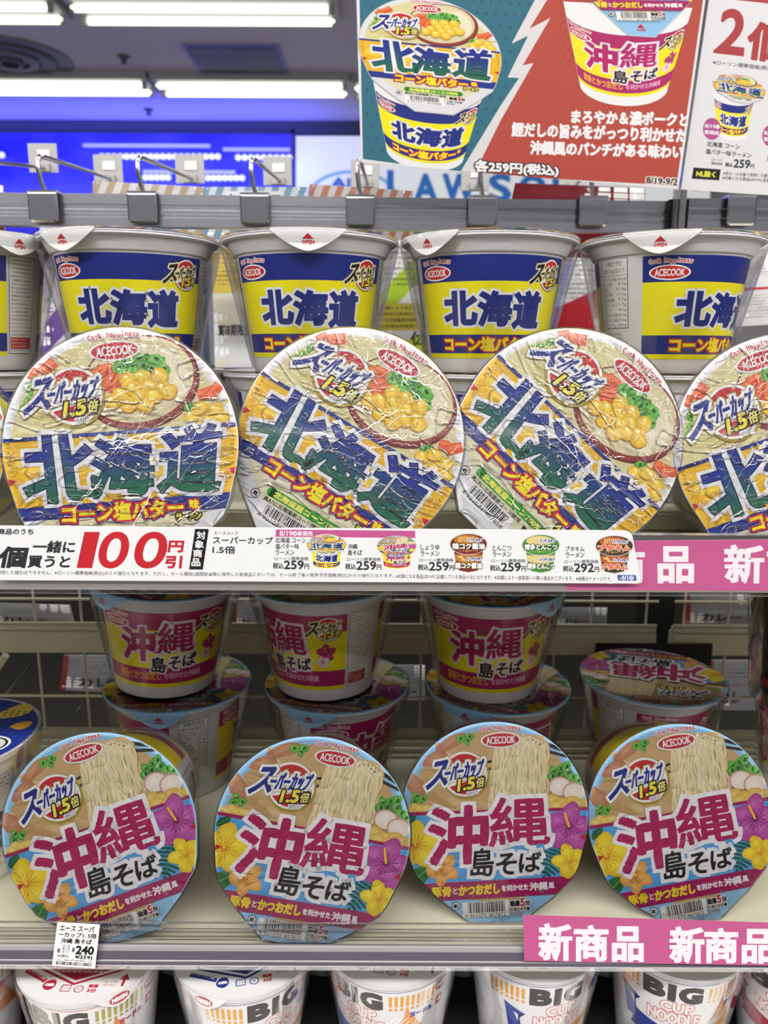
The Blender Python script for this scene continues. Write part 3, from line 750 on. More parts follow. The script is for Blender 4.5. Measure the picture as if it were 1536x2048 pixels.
def lid_mesh(name, art, tab, foil):
    out = lid_outline(tab)
    me = art.clip([(x*.997, y*.997) for x, y in out]).mesh(name, planar((0, 0, CH), (CR, 0, 0), (0, CR, 0), (0, 0, 1), .00045), M_INK, dh=.00002)
    bm = bmesh.new(); bm.from_mesh(me)
    n = len(out); lo = [bm.verts.new((x*CR*1.003, y*CR*1.003, CH-.0006)) for x, y in out]; hi = [bm.verts.new((x*CR*1.003, y*CR*1.003, CH+.0001)) for x, y in out]
    inn = [bm.verts.new((x*CR*.99, y*CR*.99, CH+.0004)) for x, y in out]
    fs = [bm.faces.new((lo[i], lo[(i+1) % n], hi[(i+1) % n], hi[i])) for i in range(n)] + [bm.faces.new((hi[i], hi[(i+1) % n], inn[(i+1) % n], inn[i])) for i in range(n)] + [bm.faces.new(lo[::-1]), bm.faces.new(inn)]
    for f in fs: f.material_index = 1
    bm.to_mesh(me); bm.free(); me.materials.append(foil); return me
LID_BLUE_TAB = lid_mesh('lid', art_bl, TAB_N, M_FOIL); LID_PINK_TAB = lid_mesh('lid', art_pl, TAB_N, M_BLUEFOIL)
LID_BLUE = lid_mesh('lid', art_bl, None, M_FOIL); LID_PINK = lid_mesh('lid', art_pl, None, M_BLUEFOIL)
SL_BLUE = art_bs.slice_x(STEP).mesh('printed_sleeve', sleeve_map, M_INK, dh=.00002); SL_PINK = art_ps.slice_x(STEP).mesh('printed_sleeve', sleeve_map, M_INK, dh=.00002)
def folded_tab(foil_color, foil):
    """pull tab folded down over the rim"""
    A = Art(); pts = []
    for i in range(21):
        t = -1+i/10; w = .036*(abs(t)**1.0); y = .0150*(1-abs(t)**1.6)
        pts.append((t*.028, -y))
    A.poly(pts+[(.028, .0012), (-.028, .0012)], foil_color)
    T = Art(); T.poly([(-.0042, -.0068), (.0042, -.0068), (0, -.0028)], '#b8242c'); T.text('OPEN', (-.0045, -.0076, .0045, -.0102), '#b8242c', bold=.00015, res=1)
    A.add(T); A = A.slice_x(.003)
    def f(P, h):
        a = P[:, 0]/CR; r = CR*1.006+.0006+h-np.clip(-P[:, 1]-.001, 0, 1)*.10; z = CH+.0002+P[:, 1]
        return np.stack([r*np.sin(a), -r*np.cos(a), z], 1)
    return A.mesh('pull_tab', f, M_INK, dh=.00003)
TAB_W, TAB_P = folded_tab('#e2e1e3', M_FOIL), folded_tab('#8fbfe6', M_BLUEFOIL)
M_FOLD = film_mat('film_folds', strength=.3, dist=.001, rough=.16, scale=300, amount=1.2, haze=.16)
def folds(seed, n, pleats):
    """raised creases of the shrunk film: thin curved ridges across the lid and short pleats round its rim"""
    rnd = random.Random(seed); vs_, fs = [], []
    def ridge(pts, w, h):
        b = len(vs_); m = len(pts)
        for i, p in enumerate(pts):
            q0, q1 = pts[max(i-1, 0)], pts[min(i+1, m-1)]; d = np.array(q1)-np.array(q0); d = d/max(np.linalg.norm(d), 1e-9); nn = np.array((-d[1], d[0])); k = math.sin(math.pi*(i+.15)/(m-.7))**.6 if m > 2 else 1
            for s, hh in ((-1, 0), (0, 1), (1, 0)): x, y = np.array(p)+nn*w*k*s; vs_.append((x, y, CH+.0023+hh*h*k))
        for i in range(m-1):
            a = b+3*i
            for j in (0, 1): fs.append((a+j, a+j+1, a+j+4, a+j+3))
    for k in range(n):
        a = rnd.gauss(R(28), .5); r0 = rnd.uniform(0, .060); th = rnd.uniform(0, 6.28); x, y = r0*math.cos(th), r0*math.sin(th); L_ = rnd.uniform(.012, .05); cur = rnd.uniform(-26, 26); wob = rnd.uniform(0, .0012)
        pts = []
        m = 14
        for i in range(m):
            if math.hypot(x, y) < .0675: pts.append((x+wob*math.sin(i*1.7+k), y+wob*math.cos(i*2.1)))
            x += math.cos(a)*L_/m; y += math.sin(a)*L_/m; a += cur*L_/m + rnd.gauss(0, .06)
        if len(pts) > 3: ridge(pts, rnd.uniform(.00012, .00034), rnd.uniform(.0001, .0003))
    for k in range(pleats):
        a = rnd.uniform(0, 2*math.pi); r1 = rnd.uniform(.0675, .070); r0 = r1-rnd.uniform(.003, .009)
        ridge([((r1+(r0-r1)*i/4)*math.cos(a+.010*i*rnd.uniform(-1, 1)), (r1+(r0-r1)*i/4)*math.sin(a+.010*i*rnd.uniform(-1, 1))) for i in range(5)], rnd.uniform(.0001, .00022), .0002)
    for k in range(pleats//7):   # little loops of slack film by the rim
        a = rnd.uniform(0, 2*math.pi); cx, cy_ = .0645*math.cos(a), .0645*math.sin(a); rr = rnd.uniform(.0012, .003)
        ridge([(cx+rr*math.cos(a+t)*1.6, cy_+rr*math.sin(a+t)) for t in np.linspace(1.8, 4.5, 10)], .00018, .0002)
    return vs_, fs
def film_mesh(lidfilm, tab=None, crease=None):
    seg = 72; prof = [(.0692, CH+.0022), (.0722, CH+.0010), (.0726, CH-.0035), (.0495, .0022)]
    vs_, fs, mi = [], [], []
    rnd = random.Random(4)
    ring = [(x*.0705, y*.0705) for x, y in lid_outline(tab, n=seg)]
    n = len(ring)
    # top: the film stretched over the lid
    for x, y in ring: vs_.append((x, y, CH+.0022))
    fs.append(tuple(range(n))); mi.append(0)
    base = len(vs_)
    for r, z in prof[1:]:
        for x, y in ring:
            d = math.hypot(x, y)/.0705; k = 1 if z < .05 else d
            vs_.append((x/.0705/d*r*k, y/.0705/d*r*k, z))
    for i in range(n):
        fs.append((i, (i+1) % n, base+(i+1) % n, base+i)[::-1]); mi.append(1)
    for j in range(len(prof)-2):
        for i in range(n): a, b = base+j*n+i, base+j*n+(i+1) % n; fs.append((a, a+n, b+n, b)); mi.append(1)
    if crease:
        fv, ff = folds(*crease); b0 = len(vs_); vs_ += fv; fs += [tuple(b0+i for i in q) for q in ff]; mi += [2]*len(ff)
    me = mesh('shrink_wrap', vs_, fs, lidfilm); me.materials.append(F_SIDE); me.materials.append(M_FOLD); me.polygons.foreach_set('material_index', mi)
    me.polygons.foreach_set('use_smooth', [m == 1 for m in mi]); me.update(); return me
FILM_B, FILM_P, FILM_BT, FILM_PT = film_mesh(F_LID_B), film_mesh(F_LID_P), [film_mesh(F_LID_B, TAB_N, (s, 58, 150)) for s in (3, 8, 12, 17, 23)], film_mesh(F_LID_P, TAB_N, (5, 0, 60))

bt_used = []
def noodle_cup(kind, front, label, group, lid_spin=0.0):
    if front and kind == 'blue': bt_used.append(1)
    r = empty('noodle_cup', label=label, cat='noodle cup', group=group)
    link('body', ME_BODY, r)
    link('printed_sleeve', SL_BLUE if kind == 'blue' else SL_PINK, r)
    l = link('lid', {('blue', 1): LID_BLUE_TAB, ('blue', 0): LID_BLUE, ('pink', 1): LID_PINK_TAB, ('pink', 0): LID_PINK}[(kind, int(front))], r)
    l['label'] = 'blue, yellow and white printed lid' if kind == 'blue' else 'light blue rimmed lid printed with flowers and magenta letters'
    if not front: l.rotation_euler.z = R(lid_spin); link('pull_tab', TAB_W if kind == 'blue' else TAB_P, l)
    w = link('shrink_wrap', (FILM_BT[len(bt_used) % 5] if front else FILM_B) if kind == 'blue' else (FILM_PT if front else FILM_P), r); w['label'] = 'clear shrink film'
    return r
def place_front(c, px, py, t, spin, tilt=13):
    """lid centre at the given view depth; the cup lies on its side with the lid towards the viewer"""
    d = ray(px, py); f = cam.matrix_world.to_3x3() @ Vector((0, 0, -1)); P = Vector((0, 0, EYE))+d*(t/d.dot(f))
    M = Matrix.Rotation(R(90-tilt), 4, 'X') @ Matrix.Rotation(R(spin), 4, 'Z')
    n = (M @ Vector((0, 0, 1, 0))).to_3d(); c.location = P-n*CH; c.rotation_euler = M.to_euler(); return c

# ------------------------------------------------------------------ shelf levels
Z1, Z1R, Z2 = EYE-.1370, EYE-.121, EYE-.4265
W0, W1 = -1.05, 1.15
FY1, FY2 = .437, .4727

# front row, upper shelf
for px, py, t, sp, lb in ((-222, 888, .470, -12, 'blue-lettered cup cut off by the left edge, only its lid rim showing'),
                          (241, 890, .467, 4, 'upright blue-lettered round lid above the red 100 on the price strip'),
                          (702.5, 880, .488, -31, 'blue-lettered round lid tilted about thirty degrees clockwise, second full lid on upper shelf'),
                          (1139, 881, .490, -44, 'blue-lettered round lid tilted most steeply, third full lid on the upper shelf'),
                          (1572, 893, .490, 18, 'blue-lettered lid cut by the right picture edge above the pink strip')):
    place_front(noodle_cup('blue', True, lb, 'cups lying lid-forward on the upper shelf'), px, py, t, sp)
# front row, lower shelf
for px, py, t, sp, lb in ((199, 1661, .566, 16.2, 'flower-printed lid directly above the small white price tag'),
                          (625, 1670, .563, -12.2, 'flower-printed lid second from left, tilted slightly clockwise, bottom behind the clear rail'),
                          (989.6, 1631, .592, 0, 'upright flower-printed lid third along the lower shelf'),
                          (1360, 1634, .596, 7.4, 'flower-printed lid standing above the lower pink strip, rightmost of its row')):
    place_front(noodle_cup('pink', True, lb, 'cups lying lid-forward on the lower shelf'), px, py, t, sp)

# standing cups at the back; px of the axis, turn of the print, turn of the tab
def stand(kind, px, py_ref, Y, base, turn, tab, label, group, lean=(0, 0)):
    c = noodle_cup(kind, False, label, group, tab-turn)
    P = at_y(px, py_ref, Y); c.location = (P.x, Y, base); c.rotation_euler = (R(lean[0]), R(lean[1]), R(turn)); return c
G = 'blue and yellow cups standing at the back of the upper shelf'
for px, turn, tab, lb in ((-62, -12, 60, 'blue and yellow standing cup cut by the left edge, ingredient table showing'),
                          (268, 11, -25, 'blue and yellow standing cup second in the back row, opening tab at its upper left'),
                          (622, 3, 4, 'blue and yellow standing cup third in the back row, opening tab centred'),
                          (975, -3, -48, 'blue and yellow standing cup fourth in the back row, opening tab on its left'),
                          (1335, 29, -26, 'blue and yellow standing cup turned to show its nutrition table')):
    stand('blue', px, 600, .66, Z1R+CH+.0025, turn, tab, lb, G)
for px, turn, tab, lb in ((-40, 20, 150, 'lower cup of the leftmost stack, mostly hidden behind the front lids'),
                          (285, 90, 100, 'lower cup of the second stack, its rim peeking out between two front lids'),
                          (618, 55, 170, 'lower cup of the third stack, red maker badge just visible beside a front lid'),
                          (985, 30, 120, 'lower cup of the fourth stack, rim showing between two tilted lids'),
                          (1345, 60, 140, 'lower cup of the fifth stack behind the two rightmost front lids')):
    stand('blue', px, 850, .665, Z1R+.0005, turn, tab, lb, 'lower cups of the upper shelf stacks')
G = 'magenta and yellow cups standing at the back of the lower shelf'
for px, py, Y, z, turn, tab, lb, ln in ((328, 1300, .715, 1, 13, -36, 'upper magenta and yellow cup of the left stack, tilted slightly', (0, 3.5)),
                                    (650, 1300, .715, 1, -42, 200, 'upper magenta and yellow cup of middle stack, ingredient table facing out', (0, -1)),
                                    (975, 1300, .715, 1, -4, 44, 'upper magenta and yellow cup of the right stack, pale tab at its right', (0, 0)),
                                    (362, 1450, .72, 0, 121, 0, 'lower cup of the left stack with its nutrition table facing out', (0, 0)),
                                    (675, 1450, .72, 0, 46, -18, 'lower cup of the middle stack, half hidden behind flower lids', (0, 0)),
                                    (992, 1450, .72, 0, 26, -33, 'lower cup of the right stack, magenta label half hidden', (0, 0)),
                                    (1300, 1400, .738, 0, 37, 160, 'lone low cup at right, its shiny wrapped lid seen from above', (0, 0))):
    c = stand('pink', px, py, Y, Z2+.0005+z*(CH+.0025), turn, tab, lb, G, ln)
    if ln[1]: c.location.z += .0035 if abs(ln[1]) > 2 else .0015
# ------------------------------------------------------------------ shelves
def shelf(name, label, z, fy, by, top_py, incl, thick=.003):
    r = empty(name, (0, 0, z), label=label, cat='shelf')
    b = MB(); b.box((W0, fy+.004, -thick), (W1, by, 0)); b.box((W0, by-.012, 0), (W1, by, .012))
    b.build('board', M_CREAM, r, bevel=.001)
    return r
sh1 = shelf('upper_shelf', 'cream upper shelf holding the blue-lettered cups', Z1, FY1, .79, 0, 0)
sh2 = shelf('lower_shelf', 'cream lower shelf holding the flower-lidded cups', Z2, FY2, .80, 0, 0)
rz = empty('shelf_riser', (0, 0, Z1+.0002), label='low step at the back of the upper shelf under the stacked cups', cat='shelf riser')
MB().box((W0+.01, .585, 0), (W1-.01, .775, Z1R-Z1-.0002)).build('step', M_CREAM, rz, bevel=.002)
# ridges pressed into the back of the lower shelf
mb = MB()
for k in range(3): mb.box((W0+.01, .755-.0*k+k*.011-.0, 0), (W1-.01, .760+k*.011, .003+.002*k))
mb.build('ridges', M_CREAM, sh2, bevel=.0008)
# lips; outlines in (y,z) local to the shelf
M_RIB = film_mat('clear_rib', strength=.05, dist=.001, rough=.15, scale=9, amount=1.0, haze=.22)
def lip(parent, fy, z, hgt, incl, low):
    s, c = math.sin(R(incl)), math.cos(R(incl)); Q = lambda a, d: (fy+a*s+d*c, -low+a*c-d*s)
    metal = [Q(0, .0004), Q(.004, -.0006), Q(.006, .0004), Q(hgt*.42, .0004), Q(hgt*.46, .0012), Q(hgt*.46, .0045), Q(0, .0045)]
    MB().prism(metal, W0, W1).build('lip', M_LIP, parent, smooth=False)
    t = .0009
    clear = [Q(-.0012, -.0034), Q(.0008, -.0036), Q(.0015, -.0026), Q(hgt*.56, -.0026), Q(hgt*.58, -.0036), Q(hgt*.62, -.0036), Q(hgt*.64, -.0026), Q(hgt*.80, -.0026), Q(hgt*.82, -.0034), Q(hgt*.86, -.0034), Q(hgt*.88, -.0026), Q(hgt-.0008, -.0026), Q(hgt, -.0030),
             Q(hgt, -.0016), Q(.0012, -.0016), Q(-.0012, -.0022)]
    for k0, k1 in ((1.0, .975), (.86, .845), (.62, .61)):
        MB().prism([Q(hgt*k0, -.0040), Q(hgt*k0, -.0014), Q(hgt*k1, -.0014), Q(hgt*k1, -.0040)], W0, W1).build('rail_rib', M_RIB, parent)
    o = MB().prism(clear, W0, W1).build('price_rail', M_CLEAR, parent); o['label'] = 'clear plastic ticket rail along the shelf edge'
lip(sh1, FY1, Z1, .0365, 0, .0020)
# a metal face fills the upper rail fully
MB().box((W0, FY1+.0004, .0), (W1, FY1+.0030, .0330)).build('front_face', M_LIP, sh1)
lip(sh2, FY2, Z2, .0300, 24, .0035)
s_, c_ = math.sin(R(24)), math.cos(R(24)); Q = lambda a, d: (FY2+a*s_+d*c_, -.0035+a*c_-d*s_)
MB().prism([Q(.0012, -.0004), Q(.0100, -.0004), Q(.0100, .0002), Q(.0012, .0002)], W0, W1).build('dark_reflection_strip', mat('dark_reflection_strip', '#5f5a66', rough=.3), sh2)  # dark strip painted in for the reflection along the lip's lower half
P2 = Vector((0, FY2, Z2-.0035)); N2 = Vector((0, -math.cos(R(24)), math.sin(R(24)))); U2 = Vector((0, math.sin(R(24)), math.cos(R(24))))
P1 = Vector((0, FY1, Z1-.002)); N1 = Vector((0, -1, 0)); U1 = Vector((0, 0, 1))

def card(name, art_px, P, U, N, off, thick, material, label, cat, rounded=None, back='#e8e8ea', outline=None, parent_extra=None, group=None, ink=.74):
    """art_px: Art in photo pixels (y down), laid on the plane through P; becomes one printed sheet with thickness"""
    P = P+N*off; X = Vector((1, 0, 0))
    if abs(N.x) > 1e-4: X = U.cross(N).normalized()
    def to2(p):
        out = []
        for x, y in p:
            q = on_plane(x, y, P, N)-P; out.append((q.dot(X), q.dot(U)))
        return np.array(out)
    k_ = ink; art_px.p = [(p, l, [tuple(v*k_ for v in q) for q in c]) for p, l, c in art_px.p]
    B = art_px.xf(to2); O = to2(np.array(outline, float)); cx, cyy = O.mean(0); org = P+X*float(cx)+U*float(cyy)
    B = B.xf(lambda p: p-np.array([cx, cyy])); O = O-np.array([cx, cyy])
    B = B.clip(O)
    me = B.mesh(name, planar((0, 0, 0), X, U, N, .00005), material, dh=.00001)
    bm = bmesh.new(); bm.from_mesh(me); n = len(O)
    a = sum(O[i][0]*O[(i+1) % n][1]-O[(i+1) % n][0]*O[i][1] for i in range(n))
    if a < 0: O = O[::-1]
    F = [bm.verts.new(X*float(x)+U*float(y)) for x, y in O]; Bk = [bm.verts.new(X*float(x)+U*float(y)-N*thick) for x, y in O]
    fs = [bm.faces.new(F), bm.faces.new(Bk[::-1])]+[bm.faces.new((F[i], Bk[i], Bk[(i+1) % n], F[(i+1) % n])) for i in range(n)]
    for f in fs: f.material_index = 1
    bm.to_mesh(me); bm.free(); me.materials.append(mat('sheet_'+name, back, rough=.5))
    o = link(name, me); o.location = org
    return tag(o, label, cat, group)

def pinkstrip(name, P, U, N, quadpts, chars, label, off):
    A = Art(); A.poly(quadpts, '#c0588c')
    for ch, q in chars: A.text(ch, q, '#efe6ec', bold=2.8, res=2)
    return card(name, A, P, U, N, off, .0003, M_INK, label, 'shelf strip', outline=quadpts, back='#d9a3bd', ink=.74)
tl = lambda x, y0, y1, w, s=.004: [(x, y0+s*x), (x+w, y0+s*(x+w)), (x+w, y1+s*(x+w)), (x, y1+s*(x))]
# upper strip
S = []
for base in (1196, ):
    S += [('商', [(base+16, 1099), (base+91, 1099), (base+91, 1165), (base+16, 1165)])]
S += [('品', [(1317, 1095), (1386, 1095), (1385, 1164), (1318, 1164)]), ('新', [(1449, 1092), (1527, 1092), (1524, 1164), (1453, 1164)]), ('商', [(1536, 1098), (1612, 1098), (1612, 1164), (1537, 1164)])]
pinkstrip('new_item_strip', P1, U1, N1, [(1128, 1083), (1640, 1078), (1640, 1182), (1134, 1180)], S, 'pink strip with white characters along the upper shelf edge, partly under the long price card', .0045)
C2 = lambda x, y: (1010+x/2.92, 1820+y/2.92)
S = []
for ch, x0, y0, x1, y1 in (('新', 203, 85, 385, 290), ('商', 410, 95, 597, 295), ('品', 632, 102, 802, 297), ('新', 968, 103, 1157, 305), ('商', 1172, 112, 1354, 305), ('品', 1390, 117, 1565, 307)):
    S.append((ch, [C2(x0, y0), C2(x1, y0+2), C2(x1, y1), C2(x0, y1-2)]))
pinkstrip('new_item_strip', P2, U2, N2, [C2(106, 28), C2(1700, 78), C2(1700, 328), C2(112, 297)], S, 'pink strip with white characters on the lower shelf edge at right', .0048)

# ------------------------------------------------------------------ pictures of whole cups for cards
mini_bs, mini_ps = art_blue_sleeve(False), art_pink_sleeve(False)
def big_blue_picture():
    return cup_picture(art_bl, mini_bs, ((682, 440), (604, 62), (-30, -452)), -1.16, (640, lambda z: 1455-5950*z, 300), lambda z: 330+1500*z, 150, .12)
def big_pink_picture():
    C = cup_picture(art_pl, mini_ps, ((985, -262), (500, 30), (-38, -392)), -1.34, (905, lambda z: 775-5900*z, 300), lambda z: 322+1500*z, 150, .05)
    return C
def generic_picture(base, band, name_txt, soup, letter, outl):
    """small printed cup of another flavour, y-down box 0..100 by 0..120"""
    A = Art(); A.poly([(10, 40), (90, 40), (82, 95), (74, 108), (50, 113), (26, 108), (18, 95)], base)
    A.poly([(13, 62), (87, 62), (85, 78), (70, 86), (50, 88), (30, 86), (15, 78)], soup)
    for k in range(7): A.line([(20+3*i+k*2, 66+k*2+2*math.sin(i+k)) for i in range(5)], 1.6, '#e8cf86', new=(k == 0))
    A.blob(50, 32, 50, 31, '#d8d8da', n=40); A.blob(50, 32, 48, 29.5, base, n=40); A.blob(46, 20, 34, 15, soup, n=30)
    for k in range(8): A.line([(24+k*5+1.5*math.sin(i+k), 10+4*i) for i in range(5)], 2, '#e8cf86', new=(k == 0))
    A.poly([(4, 34), (96, 34), (93, 46), (7, 46)], band)
    for y, sc in ((0, 1), (56, .82)):
        A.text('スーパーカップ', [(50-2, 14+y*.97), (88, 16+y*.97), (84, 26+y*.97), (46, 25+y*.97)], '#1c2b86', bold=.5, out=((1.4, WHITE),), res=1)
        A.text(name_txt, (50-42*sc, 30+y, 50+42*sc, 46+y), letter, bold=.8, out=((1.6, outl),), res=2)
    A.text('こく旨スープ', (25, 48, 75, 54), '#e8d8a0', res=1)
    return A
# ------------------------------------------------------------------ long price card on the upper shelf edge
A = Art()
out = [(-30, 1051), (1249, 1061)] + [(1249+17*math.sin(a), 1078-17*math.cos(a)) for a in np.linspace(.15, math.pi/2, 6)] + [(1280, 1157)] + [(1271+9*math.cos(a), 1158+9*math.sin(a)) for a in np.linspace(.1, math.pi/2, 5)] + [(-30, 1160)]
A.poly(out, '#e9eaec'); D = '#2b2a2e'
a4 = lambda x, y: (x/2.327, 1040+y/2.327); a5 = lambda x, y: (640+x/2.327, 1040+y/2.327)
def T4(t, x0, y0, x1, y1, c=D, b=.25, sh=0, f=a4, sl=.012, **k):
    dx = sh*(y1-y0)/2; A.text(t, [f(x0+dx, y0), f(x1+dx, y0+sl*(x1-x0)), f(x1-dx, y1+sl*(x1-x0)), f(x0-dx, y1)], c, bold=b, **k)
T4('商品のうち', -8, 40, 155, 66, b=.5, sh=.15); T4('個', 0, 127, 122, 218, b=2.2, sh=.2); T4('一緒に', 155, 97, 348, 150, b=1.0, sh=.15); T4('買うと', 132, 167, 325, 220, b=1.0, sh=.15)
for ch, x0, x1 in (('1', 378, 444), ('0', 466, 594), ('0', 632, 772)): T4(ch, x0, 58, x1, 220, '#c3222e', b=1.3 if ch == '1' else 2.1, sh=.22, res=6)
T4('円', 786, 98, 852, 148, '#c3222e', b=1.3, sh=.15); T4('引', 772, 168, 845, 222, '#c3222e', b=1.3, sh=.1)
A.poly([a4(908, 41), a4(972, 42), a4(944, 231), a4(880, 230)], '#17151a')
for i, ch in enumerate('対象商品'): T4(ch, 918-8*i-2, 53+42*i, 958-8*i-2, 88+42*i, '#f0f0f0', b=.5)
T4('エースコック', 996, 53, 1108, 68, b=.15); T4('スーパーカップ', 992, 77, 1270, 110, b=.45); T4('1.5倍', 990, 121, 1095, 155, b=.5)
A.poly([(552, 1059), (830.5, 1061.5), (830.5, 1076), (551, 1073.5)], '#c2578f')
T4('8/19', 1302, 50, 1360, 74, '#f0e6ee', b=.3); A.blob(1372/2.327, 1040+63/2.327, 5, 5, '#f0e6ee', n=16); T4('火', 1365, 56, 1379, 70, '#c2578f', b=.2); T4('新発売', 1386, 51, 1455, 74, '#f0e6ee', b=.3)
u = .0
for k, (x, lines, pr) in enumerate(((0, ('北海道 コーン', '塩バター味', 'ラーメン'), '259'), (337, ('沖縄', '島そば'), '259'), (675, ('しょうゆ', 'ラーメン'), '259'), (1010, ('とんこつ', 'ラーメン'), '259'), (1350, ('ブタキム', 'ラーメン'), '292'))):
    ox = 550+x*.4297; ny = len(lines); dy = .010*(ox-550)
    for i, l in enumerate(lines):
        y = 1111-(ny-i)*12.3+dy+(1 if ny == 3 else 0); A.text(l, (ox+1, y, ox+1+(.92 if len(l) > 5 else 1)*len(l)*9.4, y+10.6), D, bold=.25, res=2)
    A.text('ローソン標準価格', (ox-1, 1113.5+dy, ox+67, 1121+dy), D, bold=.12, res=1)
    A.text('税込', (ox-4, 1126+dy, ox+17, 1137+dy), D, bold=.4); A.text(pr, (ox+18.5, 1121.5+dy, ox+57, 1138+dy), D, bold=.7, res=4); A.text('円', (ox+59, 1128+dy, ox+68, 1138+dy), D, bold=.3)
A.text('併用した値引はできません。※ローソン標準価格(税込)からの値引となります。ただし、セール開始2週間前以降に発売した新商品においては、セール終了後の販売予定価格(税込)からの値引となります。', [(-6, 1140.5), (788, 1147.5), (788, 1156.5), (-6, 1150)], D, bold=.08, res=1)
A.text('※対象になる商品はPOPに記載している商品のみになります。※店舗により一部取扱いの無い商品がございます。※画像はイメージです。', [(792, 1147.6), (1223, 1153.5), (1223, 1162.5), (792, 1156.6)], D, bold=.08, res=1)
A.poly([(1234, 1149.5), (1271, 1150), (1274, 1161.5), (1236, 1161)], '#4a62ad'); A.text('-9/1', (1240, 1151.5, 1256, 1160), '#f0f0f4', bold=.3); A.blob(1263, 1155.8, 4.6, 4.6, '#f0f0f4', n=14); A.text('月', (1260.5, 1152.8, 1265.5, 1158.8), '#4a62ad', bold=.1, res=1)
def shrink(B, x0, y0, x1, y1, bx): # bx: source box
    kx, ky = (x1-x0)/(bx[2]-bx[0]), (y1-y0)/(bx[3]-bx[1]); return B.xf(lambda p: np.stack([x0+(p[:, 0]-bx[0])*kx, y0+(p[:, 1]-bx[1])*ky], 1))
PB = big_blue_picture()
def straight_pic(lid, sl, tab=-1.16): return cup_picture(lid, sl, ((500, 270), (500, 0), (0, -270)), tab, (500, lambda z: 1000-6900*z, 0), lambda z: 330+900*z, 105, 0)
A.add(shrink(straight_pic(art_bl, mini_bs), 614, 1068, 692, 1142, (0, 0, 1000, 1000)), .3)
A.add(shrink(straight_pic(art_pl, mini_ps), 755, 1071, 832, 1143, (0, 0, 1000, 1000)), .3)
A.add(shrink(generic_picture('#7d2620', '#4a1512', '鶏コク醤油', '#b8782e', '#f2efe6', '#3a1010'), 899, 1066, 975, 1145, (0, 0, 100, 114)), .3)
A.add(shrink(generic_picture('#4a8f3a', '#2c6a2a', '博多とんこつ', '#d8c68a', '#f2f2ea', '#1c4018'), 1043, 1068, 1120, 1146, (0, 0, 100, 114)), .3)
A.add(shrink(generic_picture('#4a3a26', '#2c2416', 'ブタキム', '#b8592e', '#e0402e', '#f0e0c0'), 1190, 1070, 1267, 1147, (0, 0, 100, 114)), .3)
card('price_card', A, P1, U1, N1, .0075, .0004, M_PAPER, 'long white promotion card with a big red 100 on the upper shelf edge', 'price card', outline=out)

# ------------------------------------------------------------------ small price tag on the lower rail
A = Art(); q = [(115, 1844), (200, 1849), (190, 1937), (104, 1931)]; A.poly(q, '#eceaea')
tq = lambda x0, y0, x1, y1: [tuple(np.array(q[0])+(np.array(q[1])-q[0])*x+(np.array(q[3])-q[0])*y) for x, y in ((x0, y0), (x1, y0), (x1, y1), (x0, y1))]
for t, b, bo in (('エース スーパ', (.08, .06, .88, .19), .35), ('ーカップ1. 5倍', (.06, .22, .95, .33), .35), ('沖縄 島そば', (.14, .36, .86, .47), .35), ('軽', (.08, .60, .15, .70), .2), ('¥', (.42, .56, .49, .67), .3),
                 ('240', (.52, .52, .93, .70), 1.1), ('26(税込', (.09, .73, .36, .81), .15), ('¥259)', (.52, .73, .92, .83), .45), ('-090', (.09, .85, .2, .88), .05), ('4901071407872', (.26, .84, .76, .88), .05), ('-010', (.82, .85, .93, .88), .05)):
    A.text(t, tq(*b), '#17171a', bold=bo, res=2)
A.text('8/19', [tq(.20, .50, .36, .70)[i] for i in range(4)], '#5a5a96', bold=.0, res=2)
B = Art(); barcode(B, 0, 0, 1, 1, 8); A.add(B.xf(lambda p: np.array([np.array(q[0])+(np.array(q[1])-q[0])*(.08+.84*x)+(np.array(q[3])-q[0])*(.895+.075*y) for x, y in p])))
card('price_tag', A, P2, U2, N2, .0050, .0003, M_PAPER, 'small white price tag marked 240 clipped on the lower shelf rail', 'price tag', outline=q)

# ------------------------------------------------------------------ hanging posters
PY = Vector((at_y(1045, 350, .755).x, .755, at_y(1045, 350, .755).z))
def plane(yaw, lean, P):
    N = (Matrix.Rotation(R(yaw), 3, 'Z') @ Matrix.Rotation(R(-lean), 3, 'X') @ Vector((0, -1, 0))).normalized()
    U = (Matrix.Rotation(R(yaw), 3, 'Z') @ Matrix.Rotation(R(-lean), 3, 'X') @ Vector((0, 0, 1))).normalized(); return P, U, N
Pp, Up, Np = plane(6, -4, PY)
A = Art(); TOPY = -150
lx = lambda y: 712.5+(y)*.029; rx = lambda y: 1411-(y)*.143
out = [(lx(TOPY), TOPY-22), (rx(TOPY), TOPY), (rx(379), 379), (lx(325), 325)]
A.poly(out, '#dfdde0')
inner_l = lambda y: 719+y*.0215
A.poly([(inner_l(-140), -140), (1360, -140), (1000, 354), (inner_l(318), 318)], '#2f6c80')
A.L += 1
for j in range(16):
    for i in range(20):
        x, y = 735+i*19+(j % 2)*9.5, -60+j*24+i*1.2
        if x < 1100: A.p.append((np.array(rbox(x, y, 4.5, 6, 15)), A.L, A._c('#26586b')))
left = [(1150, -150), (1069.7, 0), (1023, 87.5), (1056, 71.6), (1015, 155), (1038, 156), (1000, 213), (919, 346.5)]
right = [(1174, -150), (1094, 0), (1059, 57.5), (1101, 35.5), (1045, 131), (1067, 126), (1000, 243), (948, 349)]
A.L += 1
RX = lambda y: rx(y)-5
A.p += [(np.array(p, float), A.L, A._c('#b3493c')) for p in ([(1174, -150), (RX(-150), -150), (RX(0), 0), (1094, 0)], [(1094, 0), (RX(0), 0), (RX(35), 35), (1101, 35.5), (1059, 57.5)], [(1101, 35.5), (RX(35), 35), (RX(126), 126), (1067, 126), (1045, 131)], [(1067, 126), (RX(126), 126), (RX(371), 371), (948, 349), (1000, 243)])]
A.L += 1
